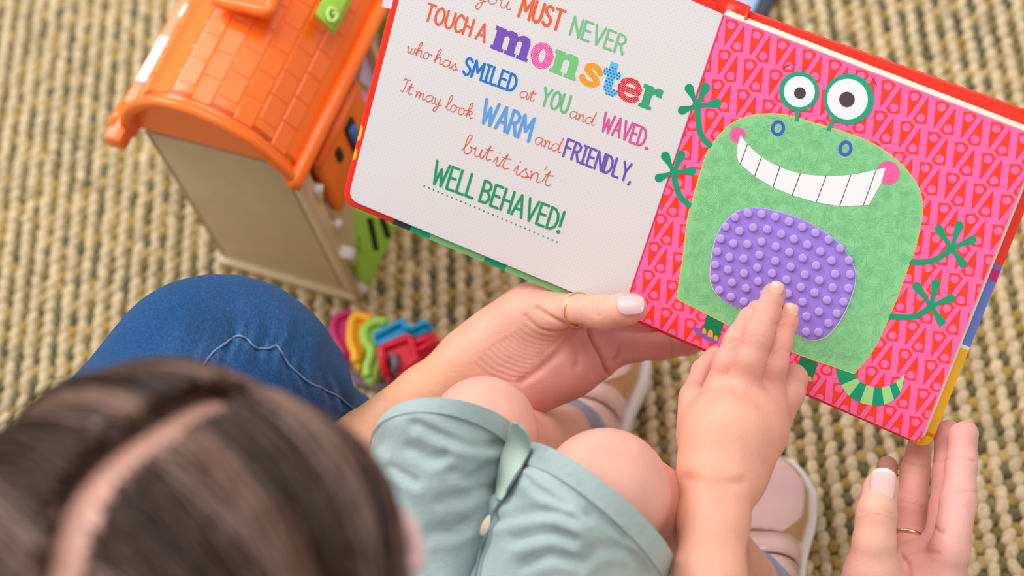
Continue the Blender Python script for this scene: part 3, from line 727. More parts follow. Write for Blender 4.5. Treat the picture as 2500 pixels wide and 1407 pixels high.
# raised silicone belly with its nubs
bl = [(515, 420), (520, 350), (528, 290), (550, 210), (590, 140), (650, 85), (720, 62), (785, 62), (850, 72), (980, 110), (1090, 165), (1190, 235), (1255, 310), (1290, 390), (1293, 440), (1285, 490), (1250, 590), (1200, 680), (1140, 745), (1080, 768), (1020, 760), (960, 725), (830, 665), (690, 605), (600, 565), (550, 520), (522, 470)]
bl = [tuple(v) for v in smoothclosed([o3(*p) for p in bl], 4)]; cb_ = np.mean(bl, axis=0)
part('die_cut_edge', inkpoly([tuple(cb_ + (np.array(p) - cb_) * 1.008 + np.array([0, 1.0])) for p in bl], PR, .00040), (240, 240, 242))
m_pur = mat('purple_silicone', (160, 128, 220), .5, .4, sss=.1); m_pur2 = mat('purple_silicone_nub', (184, 156, 230), .5, .4, sss=.1)
bel = link('belly_patch', bevelled(slab([PR.pt(*p) + PR.n * .0010 for p in bl], [PR.pt(*p) + PR.n * .0002 for p in bl]), .0004), book, m_pur); autosm(bel); bel['label'] = 'raised purple silicone belly covered in round nubs'
nubs = [(650, 110), (720, 88), (793, 92), (866, 107), (939, 133), (1011, 161), (1082, 192), (1152, 229), (1215, 276), (1261, 340), (1267, 415), (1258, 490), (1233, 562), (1196, 625), (1150, 677), (1097, 725), (1030, 723), (600, 160), (675, 183), (748, 164), (823, 174), (898, 199), (967, 226), (1038, 256), (1108, 292), (1169, 341), (1187, 413), (1173, 486), (1144, 553), (1100, 615), (1033, 641), (573, 225), (641, 250), (717, 253), (793, 240), (869, 267), (942, 297), (1013, 328), (1085, 368), (1102, 448), (1076, 513), (1012, 563), (555, 293), (621, 324), (697, 331), (781, 312), (866, 344), (949, 375), (1024, 417), (1003, 484), (545, 363), (613, 391), (699, 410), (770, 380), (849, 410), (926, 444), (933, 520), (543, 437), (635, 459), (709, 490), (775, 453), (567, 500), (628, 536), (698, 562), (805, 520), (960, 668)]
rn = .00232; V = []; F = []
for r, z in ((1.0, 0), (1.0, .0009), (.9, .0013), (.6, .00145), (.2, .0015)):
    for k in range(16): a = 2 * math.pi * k / 16; V.append(PR.e1 * rn * r * math.cos(a) + PR.e2 * rn * r * math.sin(a) + PR.n * z)
for i in range(4):
    for k in range(16): F.append((i * 16 + k, i * 16 + (k + 1) % 16, (i + 1) * 16 + (k + 1) % 16, (i + 1) * 16 + k))
F.append(tuple(range(64, 80))); nm_ = mesh(V, F); nm_.materials.append(m_pur2); nm_.polygons.foreach_set('use_smooth', [True] * len(nm_.polygons))
for p in nubs:
    o = bpy.data.objects.new('nub', nm_); COL.objects.link(o); o.parent = bel; o.matrix_parent_inverse = bel.matrix_world.inverted(); o.location = Vector(PR.pt(*o3(*p)) + PR.n * .0010)

# ---- lettering
C = {
 'A': (.56, [[(0, 0), (.28, 1), (.56, 0)], [(.1, .33), (.46, .33)]]),
 'B': (.46, [[(0, 0), (0, 1), (.25, .99), (.4, .88), (.41, .72), (.28, .57), (0, .53)], [(.28, .55), (.44, .4), (.46, .2), (.34, .03), (0, 0)]]),
 'C': (.46, [[(.46, .84), (.36, .97), (.22, 1), (.08, .86), (0, .5), (.08, .14), (.22, 0), (.38, .04), (.46, .17)]]),
 'D': (.48, [[(0, 0), (0, 1), (.22, .97), (.41, .8), (.48, .5), (.41, .2), (.22, .03), (0, 0)]]),
 'E': (.42, [[(.4, 1), (0, 1), (0, 0), (.42, 0)], [(0, .52), (.35, .52)]]),
 'F': (.42, [[(.42, 1), (0, 1), (0, 0)], [(0, .55), (.34, .55)]]),
 'H': (.46, [[(0, 0), (0, 1)], [(.46, 0), (.46, 1)], [(0, .5), (.46, .5)]]),
 'I': (.3, [[(0, 1), (.3, 1)], [(.15, 1), (.15, 0)], [(0, 0), (.3, 0)]]),
 'L': (.4, [[(0, 1), (0, 0), (.4, 0)]]),
 'M': (.64, [[(0, 0), (.04, 1), (.32, .35), (.6, 1), (.64, 0)]]),
 'N': (.48, [[(0, 0), (0, 1), (.48, 0), (.48, 1)]]),
 'O': (.54, [[(.27, 1), (.08, .86), (0, .5), (.08, .14), (.27, 0), (.46, .14), (.54, .5), (.46, .86), (.27, 1)]]),
 'R': (.46, [[(0, 0), (0, 1), (.25, .98), (.42, .85), (.42, .66), (.28, .5), (0, .47)], [(.22, .48), (.46, 0)]]),
 'S': (.44, [[(.42, .86), (.3, .98), (.14, .97), (.03, .83), (.06, .66), (.22, .53), (.38, .41), (.44, .24), (.36, .06), (.18, 0), (.02, .13)]]),
 'T': (.5, [[(0, 1), (.5, 1)], [(.25, 1), (.25, 0)]]),
 'U': (.48, [[(0, 1), (0, .3), (.08, .07), (.24, 0), (.4, .07), (.48, .3), (.48, 1)]]),
 'V': (.52, [[(0, 1), (.26, 0), (.52, 1)]]),
 'W': (.76, [[(0, 1), (.2, 0), (.38, .72), (.58, 0), (.76, 1)]]),
 'Y': (.5, [[(0, 1), (.25, .5), (.5, 1)], [(.25, .5), (.25, 0)]]),
 '!': (.06, [[(.04, 1), (.02, .3)], [(.02, .03), (.025, .03)]]), '.': (.06, [[(.03, .02), (.035, .02)]]), ',': (.08, [[(.06, .04), (0, -.14)]]), ' ': (.25, [])}
SC = {
 'a': (1.0, [[(.75, .85), (.5, 1), (.15, .8), (.05, .4), (.2, .02), (.45, .05), (.72, .5), (.78, .95), (.74, .3), (.85, .02), (1.05, .2)]]),
 'b': (.95, [[(-.05, .2), (.3, 1.2), (.42, 1.9), (.25, 2.05), (.12, 1.6), (.1, .4), (.25, 0), (.55, .1), (.7, .5), (.55, .85), (.6, .8), (.95, .8)]]),
 'd': (1.05, [[(.75, .85), (.5, 1), (.15, .8), (.05, .4), (.2, .02), (.45, .05), (.75, .6), (.95, 2.0), (.8, .4), (.9, .02), (1.1, .2)]]),
 'h': (.88, [[(-.05, .2), (.3, 1.2), (.42, 1.9), (.28, 2.05), (.15, 1.5), (.1, 0), (.2, .6), (.45, .95), (.6, .8), (.6, .2), (.72, .02), (.92, .2)]]),
 'i': (.42, [[(-.05, .3), (.15, .95), (.15, .2), (.28, .02), (.45, .2)], [(.2, 1.4), (.21, 1.41)]]),
 'k': (.8, [[(-.05, .2), (.3, 1.2), (.42, 1.9), (.28, 2.05), (.15, 1.5), (.1, 0), (.15, .5), (.4, .95), (.6, .8), (.4, .5), (.2, .5), (.45, .3), (.6, .02), (.8, .2)]]),
 'l': (.5, [[(-.05, .2), (.3, 1.2), (.42, 1.9), (.25, 2.05), (.12, 1.6), (.12, .3), (.28, 0), (.5, .2)]]),
 'm': (1.15, [[(0, .8), (.1, .9), (.12, .02), (.2, .6), (.35, .95), (.48, .8), (.48, .02), (.56, .6), (.72, .95), (.86, .8), (.86, .15), (.96, .02), (1.15, .2)]]),
 'n': (.85, [[(0, .8), (.1, .9), (.12, .02), (.2, .6), (.4, .95), (.55, .8), (.55, .15), (.66, .02), (.85, .2)]]),
 'o': (.92, [[(.55, .9), (.3, 1), (.05, .6), (.1, .15), (.35, 0), (.6, .3), (.6, .7), (.45, .95), (.65, .8), (.95, .85)]]),
 's': (.62, [[(-.05, .2), (.3, .98), (.3, .7), (.5, .35), (.38, .02), (.1, .05), (.3, .02), (.65, .25)]]),
 't': (.6, [[(-.05, .3), (.3, 1.6), (.18, .4), (.32, .02), (.6, .25)], [(0, 1.1), (.3, 1.12), (.58, 1.22)]]),
 'u': (.88, [[(-.05, .7), (.05, .95), (.08, .25), (.25, 0), (.45, .2), (.58, .95), (.55, .25), (.68, .02), (.88, .2)]]),
 'w': (1.0, [[(-.05, .7), (.05, .95), (.08, .2), (.22, 0), (.4, .3), (.45, .8), (.45, .2), (.6, 0), (.8, .4), (.8, .9), (1.0, .8)]]),
 'y': (.85, [[(-.05, .7), (.05, .95), (.08, .25), (.25, 0), (.45, .2), (.58, .95), (.5, -.4), (.3, -1), (.1, -.8), (.3, -.3), (.85, .2)]]),
 'I': (.75, [[(-.05, 1.6), (.1, 1.95), (.4, 1.85), (.75, 2.0)], [(.42, 1.9), (.35, .9), (.2, .05), (-.1, .1)]]),
 "'": (.12, [[(.12, 1.95), (.02, 1.5)]]), ' ': (.5, [])}
UPV = np.array([.285, -.958])
def words(txt, p0, p1, h, wd, col, script=False, nm='lettering', gap=None):
    lib = SC if script else C; gap = (0.0 if script else .17) if gap is None else gap
    tot = sum(lib[c][0] for c in txt) + gap * (len(txt) - 1); p0 = np.array(p0, float); d = np.array(p1, float) - p0
    x = 0; L = []
    for c in txt:
        wg, st = lib[c]
        for s in st:
            pts = [p0 + d * ((x + a) / tot) + UPV * b * h for a, b in s]
            if script and len(pts) > 2: pts = smoothpath(pts, 5)
            elif c in 'BCDORSU' and len(pts) > 2: pts = smoothpath(pts, 3) if c in 'COS' else pts
            L.append(stroke(pts, wd * (1.5 if len(s) == 2 and np.linalg.norm(np.array(s[0]) - np.array(s[1])) < .02 else 1), PL, .00012))
        x += wg + gap
    o = inkmesh(nm, join(L), col, book, 'printed word ' + ('"%s"' % txt.strip())); return o
OR = (240, 102, 56); OS = (232, 104, 74)
words('you', (1163, -3), (1246, 26), 23, 1.9, OS, True)
words('MUST', (1266, 39), (1366, 75), 49, 7.0, OR); words('NEVER', (1391, 84), (1519, 133), 45, 5.6, (126, 200, 142))
words('TOUCH', (1035, 48), (1146, 88), 41, 5.6, OR); words('A', (1161, 94), (1182, 103), 41, 5.6, OR)
words('who', (993, 128), (1050, 148), 17, 1.9, OS, True); words('has', (1059, 151), (1115, 174), 17, 1.9, OS, True)
words('SMILED', (1129, 179), (1254, 225), 41, 6.0, (20, 124, 214)); words('at', (1267, 236), (1303, 249), 17, 1.9, OS, True)
words('YOU', (1319, 255), (1382, 277), 43, 6.0, (112, 200, 132)); words('and', (1389, 285), (1449, 307), 17, 1.9, OS, True)
words('WAVED', (1466, 318), (1569, 359), 45, 5.6, (222, 88, 162)); words('.', (1576, 362), (1580, 364), 45, 5.6, (222, 88, 162))
words('It', (979, 223), (1004, 233), 17, 2.0, OS, True); words('may', (1012, 237), (1077, 260), 17, 1.9, OS, True); words('look', (1087, 267), (1153, 291), 18, 1.9, OS, True)
words('WARM', (1172, 297), (1290, 345), 57, 7.6, (98, 166, 232)); words('and', (1304, 350), (1367, 374), 19, 2.0, OS, True)
words('FRIENDLY,', (1375, 381), (1538, 446), 43, 5.8, (118, 88, 188))
words('but', (1128, 372), (1197, 394), 23, 2.2, OS, True); words('it', (1204, 402), (1241, 416), 23, 2.2, OS, True); words("isn't", (1254, 424), (1344, 457), 23, 2.2, OS, True)
words('WELL', (1052, 446), (1153, 484), 55, 6.6, (34, 158, 106)); words('BEHAVED!', (1170, 491), (1364, 568), 52, 6.6, (34, 158, 106))
inkmesh('dotted_underline', join([inkpoly(disc((1036 + (1360 - 1036) * k / 29, 454 + (591 - 454) * k / 29), 2.1, n=10), PL, .00012) for k in range(30)]), (34, 158, 106), book)
# the big slab letters
def slabword():
    p0 = np.array([1197., 117.]); d = nrm([386.1, 151.5]); H = 57.0
    def M(x, y): return p0 + d * x + UPV * y * H           # x in px along the line, y in x-heights
    def th(pts, w_): return stroke([M(*p) for p in pts], w_, PL, .00012, cap=True)
    def bar(x0, x1, y0, y1): return inkpoly([tuple(M(x0, y0)), tuple(M(x1, y0)), tuple(M(x1, y1)), tuple(M(x0, y1))], PL, .00012 + bumpoff())
    def archd(x0, x1, inner0, inner1): return inkpoly([tuple(M(*p)) for p in ((x0, .62), (x0 + 3, .9), (x0 + (x1 - x0) * .45, 1.03), (x1 - 4, .98), (x1, .78), (x1, .6), (inner1, .6), (inner1, .68), (inner0 + (inner1 - inner0) * .5, .76), (inner0, .66))], PL, .00012 + bumpoff())
    letters = []
    letters.append(('m', (122, 84, 190), [bar(4, 26, 0, 1), bar(-1, 18, .82, 1), bar(-1, 32, 0, .15), bar(40, 59, 0, .8), bar(35, 64, 0, .15), bar(72, 92, 0, .8), bar(67, 96, 0, .15), archd(22, 59, 26, 40), archd(55, 92, 59, 72)]))
    def ringp(cx, rx, ry, ix, iy):
        o_ = [tuple(M(cx + rx * math.cos(a), .5 + ry * math.sin(a))) for a in np.linspace(0, 2 * math.pi, 29)]
        i_ = [tuple(M(cx + ix * math.cos(a), .5 + iy * math.sin(a))) for a in np.linspace(0, 2 * math.pi, 29)]
        V = [PL.pt(*p) + PL.n * .00012 for p in o_ + i_]; return V, [(k, k + 1, 30 + k, 29 + k) for k in range(28)]
    letters.append(('o', (238, 90, 170), [ringp(127, 28.5, .56, 8, .30)]))
    letters.append(('n', (122, 204, 128), [bar(160, 180, 0, 1), bar(155, 172, .82, 1), bar(154, 187, 0, .15), bar(197, 217, 0, .8), bar(191, 222, 0, .15), archd(177, 217, 180, 197)]))
    letters.append(('s', (250, 160, 30), [th([(276, .70), (268, .86), (255, .90), (243, .80), (243, .66), (255, .54), (268, .44), (274, .28), (266, .14), (250, .10), (238, .20), (236, .30)], 14)]))
    letters.append(('t', (104, 196, 236), [bar(293, 313, .12, 1.36), bar(282, 326, .76, 1.0), th([(303, .2), (308, .10), (318, .09), (324, .16)], 12)]))
    letters.append(('e', (226, 40, 52), [th([(335, .50), (378, .50), (379, .66), (368, .88), (352, .90), (338, .78), (333, .5), (338, .22), (352, .10), (368, .12), (378, .24)], 14)]))
    letters.append(('r', (58, 170, 120), [bar(393, 413, 0, 1), bar(387, 406, .82, 1), bar(387, 420, 0, .15), inkpoly([tuple(M(*p)) for p in ((411, .66), (414, .9), (424, 1.02), (437, 1.0), (437, .66), (424, .66), (422, .76), (412, .6))], PL, .00012 + bumpoff())]))
    for ch, col, L in letters:
        o = inkmesh('slab_letter', join(L), col, book, 'printed letter %s of the big word' % ch)
        xs = {'o': (98, 156), 's': (234, 280), 't': (284, 324), 'e': (331, 382)}.get(ch)
        if xs:
            dl = []; me = o.data
            from mathutils.bvhtree import BVHTree
            bv = BVHTree.FromPolygons([v.co for v in me.vertices], [tuple(p.vertices) for p in me.polygons])
            st, rr = {'o': (5, 1.05), 's': (8.5, 1.5), 't': (8, 2.2), 'e': (4.6, .95)}[ch]; ny = int(80 / st); row = 0
            for iy in range(-2, ny):
                row += 1
                for ix in range(int((xs[1] - xs[0]) / st) + 1):
                    p = M(xs[0] + ix * st + (st / 2 if row % 2 else 0), iy * st / H * .9)
                    w3 = Vector(PL.pt(*p)); hit = bv.find_nearest(w3)
                    if hit[0] is not None and (hit[0] - w3).length < .00025: dl.append(inkpoly(disc(p, rr, n=8), PL, .00022))
            if dl: inkmesh('letter_dots', join(dl), {'o': (255, 225, 240), 's': (255, 214, 110), 't': (30, 120, 200), 'e': (255, 220, 220)}[ch], o)['kind'] = 'stuff'
slabword()
# colours of the cover art that show round the edges
cs_ = lambda pts, c, pl, off, nm='cover_print': link(nm, mesh([pl.pt(x, y, -off) + pl.n * .00015 for x, y in pts], [tuple(range(len(pts)))]), cvl if pl is PL else cv, im(c), False)
def edge(pl, off, a, b, wd, c):                            # strip of print along the traced edge
    a = np.array(a, float); b = np.array(b, float); d = nrm(b - a); q = np.array([-d[1], d[0]]) * wd; cs_([tuple(a), tuple(b), tuple(b + q), tuple(a + q)], c, pl, off)
bl0 = np.array([833, 494.]); br0 = np.array([1520, 782.]); bdir = (br0 - bl0)
fb = lambda x: tuple(bl0 + bdir * (x - 833) / 687)
for x0, x1, c in ((958, 1000, (40, 66, 66)), (1000, 1047, (0, 166, 116)), (1047, 1180, (122, 204, 132)), (1180, 1232, (0, 166, 116)), (1232, 1519, (122, 204, 132))): edge(PL, .0024, fb(x0), fb(x1), -14, c)
edge(PL, .0024, (955, 22), (1028, -295), -24, (226, 222, 232))
for y0, y1 in ((305, 345), (362, 392)):
    f = lambda y: 833 + (494 - y) * (197 / 794.)
    cs_([(f(y0) + 2, y0), (f(y0 + 8) + 9, y0 + 6), (f(y1 - 6) + 9, y1 - 4), (f(y1) + 2, y1)], (250, 200, 50), PL, .0024)
a0 = np.array([2586, 306.]); b0 = np.array([2268, 1098.]); fr_ = lambda y: tuple(a0 + (b0 - a0) * (y - 306) / 792)
for y0, y1, c in ((652, 662, (92, 120, 200)), (662, 690, (200, 30, 120)), (690, 848, (104, 126, 200)), (848, 856, (226, 230, 240)), (856, 1070, (244, 180, 20))): edge(PR, .0085, fr_(y0), fr_(y1), 26, c)
cs_([fr_(1060)] + roundc((2586, 306), (2268, 1098), (1535, 780), 34) + [(2222, 1076), (2244, 1050)], (244, 180, 20), PR, .0085)
# ------------------------------------------------------------------ skin, nails, cloth
def skin(name):
    m = mat(name, None, .47, .38, noise=(70, .075), attr=True, sss=.14, bump=(1100, .0002)); return m
m_skin = skin('skin'); m_cskin = skin('child_skin')
m_nail = mat('nail', None, .22, .5, attr=True, coat=.3); m_ring = mat('ring_gold', (238, 198, 148), .2, .5, metal=1.0)
FORE = lin((226, 166, 130))[:3]; BACK = lin((228, 172, 146))[:3]; PALM = lin((218, 150, 140))[:3]; PALE = lin((230, 172, 160))[:3]; DEEP = lin((210, 130, 126))[:3]
CH = lin((228, 166, 138))[:3]; CHT = lin((228, 160, 140))[:3]; KN = lin((228, 168, 150))[:3]
def body(name, V, F, C_, parent, m):
    me = fastmesh(V, F); vcol(me, C_); return link(name, me, parent, m)
def nail(parent, c, D, tip, ln, wd, curv, name='fingernail', base=(236, 196, 192), end=(246, 234, 228), lift=0.0, free=.82, yaw=0.0):
    """c, tip: pixels of the nail's centre and of a point towards the fingertip; lengths in px; D depth of the nail's surface"""
    C0 = Q(c[0], c[1], D); t = nrm(Q(tip[0], tip[1], D) - C0); n0 = nrm(CO - C0); s = np.cross(t, n0)
    n1 = nrm(n0 * math.cos(yaw) + s * math.sin(yaw)); s = np.cross(t, n1); L = rp(ln, D) / 2; W = rp(wd, D) / 2; R = rp(curv, D)
    V = []; cs = []; nu, nv = 14, 12
    for i in range(nu + 1):
        u = -1 + 2 * i / nu; e = max(1 - abs(u) ** (5 if u < 0 else 4), .06) ** .5
        for j in range(nv + 1):
            v = -1 + 2 * j / nv; a = v * W * e / R
            V.append(C0 + t * (L * u * (1 - .04 * v * v * abs(u))) + s * R * math.sin(a) + n1 * (R * math.cos(a) - R + .0009 + lift - .0010 * max(u, 0) ** 2 - .0006 * max(-u - .7, 0)))
            cs.append(lin(end)[:3] if u > free - .12 * v * v else lin(base)[:3])
    F = [(i * (nv + 1) + j, i * (nv + 1) + j + 1, (i + 1) * (nv + 1) + j + 1, (i + 1) * (nv + 1) + j) for i in range(nu) for j in range(nv)]
    o = link(name, mesh(V, F, cs), parent, m_nail); md = o.modifiers.new('s', 'SOLIDIFY'); md.thickness = .0009; md.offset = 0; return o
def finger_ring(parent, c, D, ax, rad, th, label, tilt=None, flat=1.0):
    C0 = Q(c[0], c[1], D); t = nrm(Q(ax[0], ax[1], ax[2]) - C0); n0 = nrm(CO - C0); s = nrm(np.cross(t, n0)); n1 = np.cross(s, t); R = rp(rad, D)
    if tilt: t2 = nrm(t + n1 * tilt[0] + s * tilt[1]); s = nrm(np.cross(t2, n1)); n1 = np.cross(s, t2)
    o = link('ring', mesh(*tube([C0 + s * R * math.cos(a) + n1 * R * math.sin(a) for a in np.linspace(0, 2 * math.pi, 49)[:-1]], th, 10, closed=True)), parent, m_ring)
    return o
mother = thing('person', 'adult in blue jeans whose two hands hold the open book', 'person', P(560, 1000, 0))

# ---- hand under the book (thumb on the page) with its forearm
h = .00115
A = Field(Q(600, 1300, .83) * 0 + np.minimum.reduce([Q(540, 1420, .86), Q(1780, 640, .90)]) - .06, np.maximum.reduce([Q(540, 1420, .74), Q(1780, 640, .74)]) + .05, h)
lo = np.min([Q(x, y, D) for x, y, D in ((620, 1330, .74), (1150, 905, .80), (1760, 850, .84), (1600, 650, .84), (1320, 1010, .80), (1250, 640, .8))], axis=0) - .03
hi = np.max([Q(x, y, D) for x, y, D in ((620, 1330, .74), (1150, 905, .80), (1760, 850, .78), (1600, 650, .78), (1320, 1010, .76), (1250, 640, .76))], axis=0) + .03
A = Field(lo, hi, h)
A.add(chain([(660, 1290, .775, 120), (890, 1092, .79, 88), (1040, 968, .80, 76), (1150, 880, .806, 70)], FORE), .004)
A.add(chain([(1150, 872, .806, 66), (1225, 830, .806, 78), (1300, 775, .800, 74), (1348, 765, .793, 50)], BACK), .012)          # thumb side
A.add(chain([(1170, 900, .808, 62), (1290, 905, .806, 78), (1370, 880, .812, 70), (1450, 850, .815, 46)], PALM), .014)         # palm
A.add(chain([(1190, 930, .806, 50), (1300, 940, .804, 54), (1390, 908, .808, 48), (1462, 882, .812, 40)], DEEP), .012)         # little finger side
A.add(chain([(1260, 840, .806, 66), (1380, 820, .812, 50), (1455, 805, .816, 34)], PALM), .012)
A.fingers([chain([(1345, 766, .793, 48), (1405, 757, .781, 39), (1470, 763, .771, 41), (1530, 755, .766, 38), (1548, 750, .766, 33)], BACK, PALE),
           chain([(1450, 812, .815, 33), (1530, 780, .826, 35), (1600, 735, .832, 33), (1650, 690, .832, 29)], PALM),
           chain([(1462, 836, .815, 35), (1548, 806, .828, 34), (1640, 762, .834, 33), (1700, 725, .834, 28)], PALM),
           chain([(1470, 862, .813, 36), (1520, 850, .815, 36), (1610, 846, .822, 33), (1680, 838, .827, 29), (1722, 828, .829, 24)], PALM, DEEP),
           chain([(1455, 885, .811, 30), (1500, 872, .820, 27), (1560, 858, .838, 25), (1610, 840, .842, 22)], DEEP)], .003, .006)
V, F = A.net(2); Cc = A.colours(V, .005)
arcs = []
for k in range(13):
    t = k / 12
    r_ = np.array([1393 - 126 * t, 803 + 130 * t]); l_ = np.array([1290 - 130 * t, 783 + 100 * t + 6 * math.sin(7 * t)]); m_ = (r_ + l_) / 2 + np.array([6, 19 - 4 * t])
    arcs.append(([l_, (l_ + m_) / 2 + np.array([-2, 5]), m_, (m_ + r_) / 2 + np.array([3, 4]), r_], 2.6, .00055, .16))
V, Cc = creases(V, F, Cc, [([(1311, 751), (1354, 780), (1393, 797), (1420, 800)], 5, .0016, .35), ([(1282, 770), (1329, 808), (1390, 808)], 4, .0008, .2),
                           ([(1438, 806), (1448, 834), (1468, 870), (1484, 912)], 4, .0022, .55), ([(1636, 820), (1640, 850), (1637, 880)], 3, .0006, .25), ([(1498, 880), (1508, 868), (1512, 850)], 5, .0010, .3),
                           ([(1450, 728), (1444, 745), (1450, 768)], 2.4, .0005, .25), ([(1462, 730), (1458, 748), (1463, 772)], 2.6, .0006, .3), ([(1473, 732), (1470, 746), (1474, 764)], 2.2, .0004, .2),
                           ([(1400, 806), (1374, 850), (1324, 897), (1272, 934)], 10, .0017, .16), ([(1400, 840), (1412, 870), (1408, 895)], 9, .0010, .08)] + arcs)
parts_m = [(V, F, Cc)]

# ---- hand at the lower right
lo = np.min([Q(x, y, D) for x, y, D in ((2010, 1500, .72), (2420, 1010, .80), (2330, 2050, .68), (2160, 1100, .80), (2420, 1010, .72), (2400, 2050, .76))], axis=0) - .03
hi = np.max([Q(x, y, D) for x, y, D in ((2010, 1500, .68), (2420, 1010, .76), (2330, 2050, .66), (2160, 1100, .74), (2420, 1010, .72), (2400, 2050, .70))], axis=0) + .03
B = Field(lo, hi, h)
B.add(chain([(2330, 2100, .70, 118), (2262, 1800, .722, 100), (2230, 1620, .735, 92)], FORE), .004)
B.add(chain([(2225, 1610, .737, 80), (2235, 1500, .74, 104), (2262, 1400, .742, 88)], PALE), .014)
B.add(chain([(2180, 1560, .73, 70), (2135, 1470, .722, 80), (2128, 1400, .715, 66)], PALE), .012)
B.add(chain([(2290, 1450, .735, 64), (2316, 1360, .727, 46)], PALE), .008)
B.add(chain([(2260, 1460, .742, 66), (2238, 1400, .756, 40), (2195, 1400, .758, 36)], PALM), .008)
B.fingers([chain([(2322, 1330, .726, 46), (2340, 1225, .733, 43), (2347, 1135, .741, 36.5), (2352, 1066, .746, 34), (2360, 1056, .747, 27)], PALE, PALM),
           chain([(2293, 1340, .738, 42), (2308, 1240, .748, 38), (2314, 1150, .756, 35), (2313, 1062, .763, 31), (2318, 1052, .764, 26)], PALM, PALM),
           chain([(2222, 1400, .758, 38), (2221, 1320, .759, 38), (2226, 1235, .763, 37), (2235, 1150, .772, 35), (2248, 1075, .780, 29)], PALM, BACK),
           chain([(2178, 1400, .760, 35), (2168, 1320, .765, 34), (2158, 1220, .776, 31), (2166, 1139, .779, 26)], PALM),
           chain([(2130, 1420, .716, 62), (2134, 1325, .711, 51), (2140, 1255, .712, 47.5), (2150, 1195, .718, 40), (2156, 1180, .720, 36)], BACK, PALE)], .003, .0055)
V, F = B.net(2); Cc = B.colours(V, .005)
V, Cc = creases(V, F, Cc, [([(2304, 1122), (2340, 1116), (2380, 1126)], 2.4, .0006, .3), ([(2312, 1203), (2345, 1198), (2384, 1201)], 2.6, .0005, .25), ([(2318, 1190), (2350, 1187), (2376, 1189)], 2, .0003, .15),
                           ([(2194, 1224), (2220, 1228), (2256, 1238)], 2.2, .0006, .3), ([(2200, 1218), (2225, 1219), (2250, 1226)], 1.8, .0004, .2), ([(2208, 1130), (2230, 1133), (2262, 1142)], 2, .0005, .25),
                           ([(2280, 1126), (2295, 1127), (2307, 1124)], 2, .0005, .2), ([(2100, 1250), (2140, 1243), (2180, 1256)], 3, .0005, .14), ([(2108, 1262), (2145, 1256), (2184, 1270)], 2.4, .0004, .12),
                           ([(2198, 1356), (2215, 1375), (2226, 1410)], 4, .0014, .35), ([(2283, 1288), (2290, 1296), (2300, 1297)], 5, .0010, .3), ([(2200, 1356), (2240, 1345), (2290, 1352)], 6, .0010, .12)])
parts_m.append((V, F, Cc))
off = 0; VV = []; FF = []; CC = []
for v, f, c in parts_m: VV.append(v); FF.append(f + off); CC.append(c); off += len(v)
mb = body('body', np.concatenate(VV), np.concatenate(FF), np.concatenate(CC), mother, m_skin); mb['label'] = 'bare arms and hands, rosy palms'
nail(mb, (1540, 744), .7575, (1600, 741), 66, 54, 37, yaw=-.28, base=(226, 190, 190), free=.88)['label'] = 'thumbnail'
nail(mb, (2155, 1184), .7095, (2163, 1120), 82, 66, 44, yaw=-.02)['label'] = 'long pale thumbnail'
finger_ring(mb, (1408, 757), .7803, (1470, 763, .771), 42.5, .0006, '', tilt=(.12, 0)); finger_ring(mb, (1412, 757), .7799, (1470, 763, .771), 42.0, .0005, '', tilt=(.20, .04))
finger_ring(mb, (2221, 1314), .759, (2226, 1235, .763), 40.5, .0012, '', tilt=(-.30, .14))

# ---- jeans: bent knee
J = Field(np.array([-.56, -.10, .0]), np.array([.12, .62, .44]), .003)
jc = lin((38, 84, 148))[:3]
KJ = Q(500, 922, .775)
j1 = Q(318, 1205, .73); j2 = Q(220, 1560, .68); j3 = Q(775, 1140, .86); j4 = Q(1120, 1400, .90)
J.add([('c', KJ, j1, rp(236, .775), rp(290, .73), jc), ('c', j1, j2, rp(290, .73), rp(300, .68), jc), ('c', j2, Q(60, 2300, .64), rp(300, .68), rp(310, .68), jc)], .01)
J.add([('c', KJ + np.array([.004, -.004, -.004]), j3, rp(232, .775), rp(186, .86), jc), ('c', j3, j4, rp(186, .86), rp(165, .90), jc)], .02)
J.add([('c', Q(600, 905, .785), Q(640, 945, .80), rp(212, .785), rp(206, .80), jc)], .014)
V, F = J.net(3); N = vnormals(V, F); pv = vproj(V)
seam_px = [(488, 905), (510, 872), (545, 842), (578, 822), (602, 828), (622, 848), (650, 852), (676, 846), (692, 872), (716, 902), (760, 936), (830, 972), (900, 1040)]
# folds radiating from the seam
sp_ = smoothpath([np.array(p, float) for p in seam_px], 6); dmin = np.full(len(V), 1e9)
for q in sp_: dmin = np.minimum(dmin, np.linalg.norm(pv - q, axis=1))
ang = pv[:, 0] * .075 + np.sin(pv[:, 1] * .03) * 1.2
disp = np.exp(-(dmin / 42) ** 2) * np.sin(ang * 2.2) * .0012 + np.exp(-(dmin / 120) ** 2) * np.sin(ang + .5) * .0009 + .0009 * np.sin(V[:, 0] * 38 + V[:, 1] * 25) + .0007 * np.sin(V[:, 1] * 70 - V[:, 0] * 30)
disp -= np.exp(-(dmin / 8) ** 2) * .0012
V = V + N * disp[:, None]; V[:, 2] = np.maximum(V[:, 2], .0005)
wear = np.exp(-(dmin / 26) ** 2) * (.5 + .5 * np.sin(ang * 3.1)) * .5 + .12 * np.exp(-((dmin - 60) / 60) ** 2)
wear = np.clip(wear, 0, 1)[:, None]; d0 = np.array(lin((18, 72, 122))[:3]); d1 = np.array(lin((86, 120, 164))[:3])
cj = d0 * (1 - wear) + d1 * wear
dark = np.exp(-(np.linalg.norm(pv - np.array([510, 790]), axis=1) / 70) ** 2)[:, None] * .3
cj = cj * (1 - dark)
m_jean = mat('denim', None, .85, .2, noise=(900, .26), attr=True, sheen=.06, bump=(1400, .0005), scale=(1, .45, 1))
jo = body('jeans', V, F, cj, mother, m_jean)
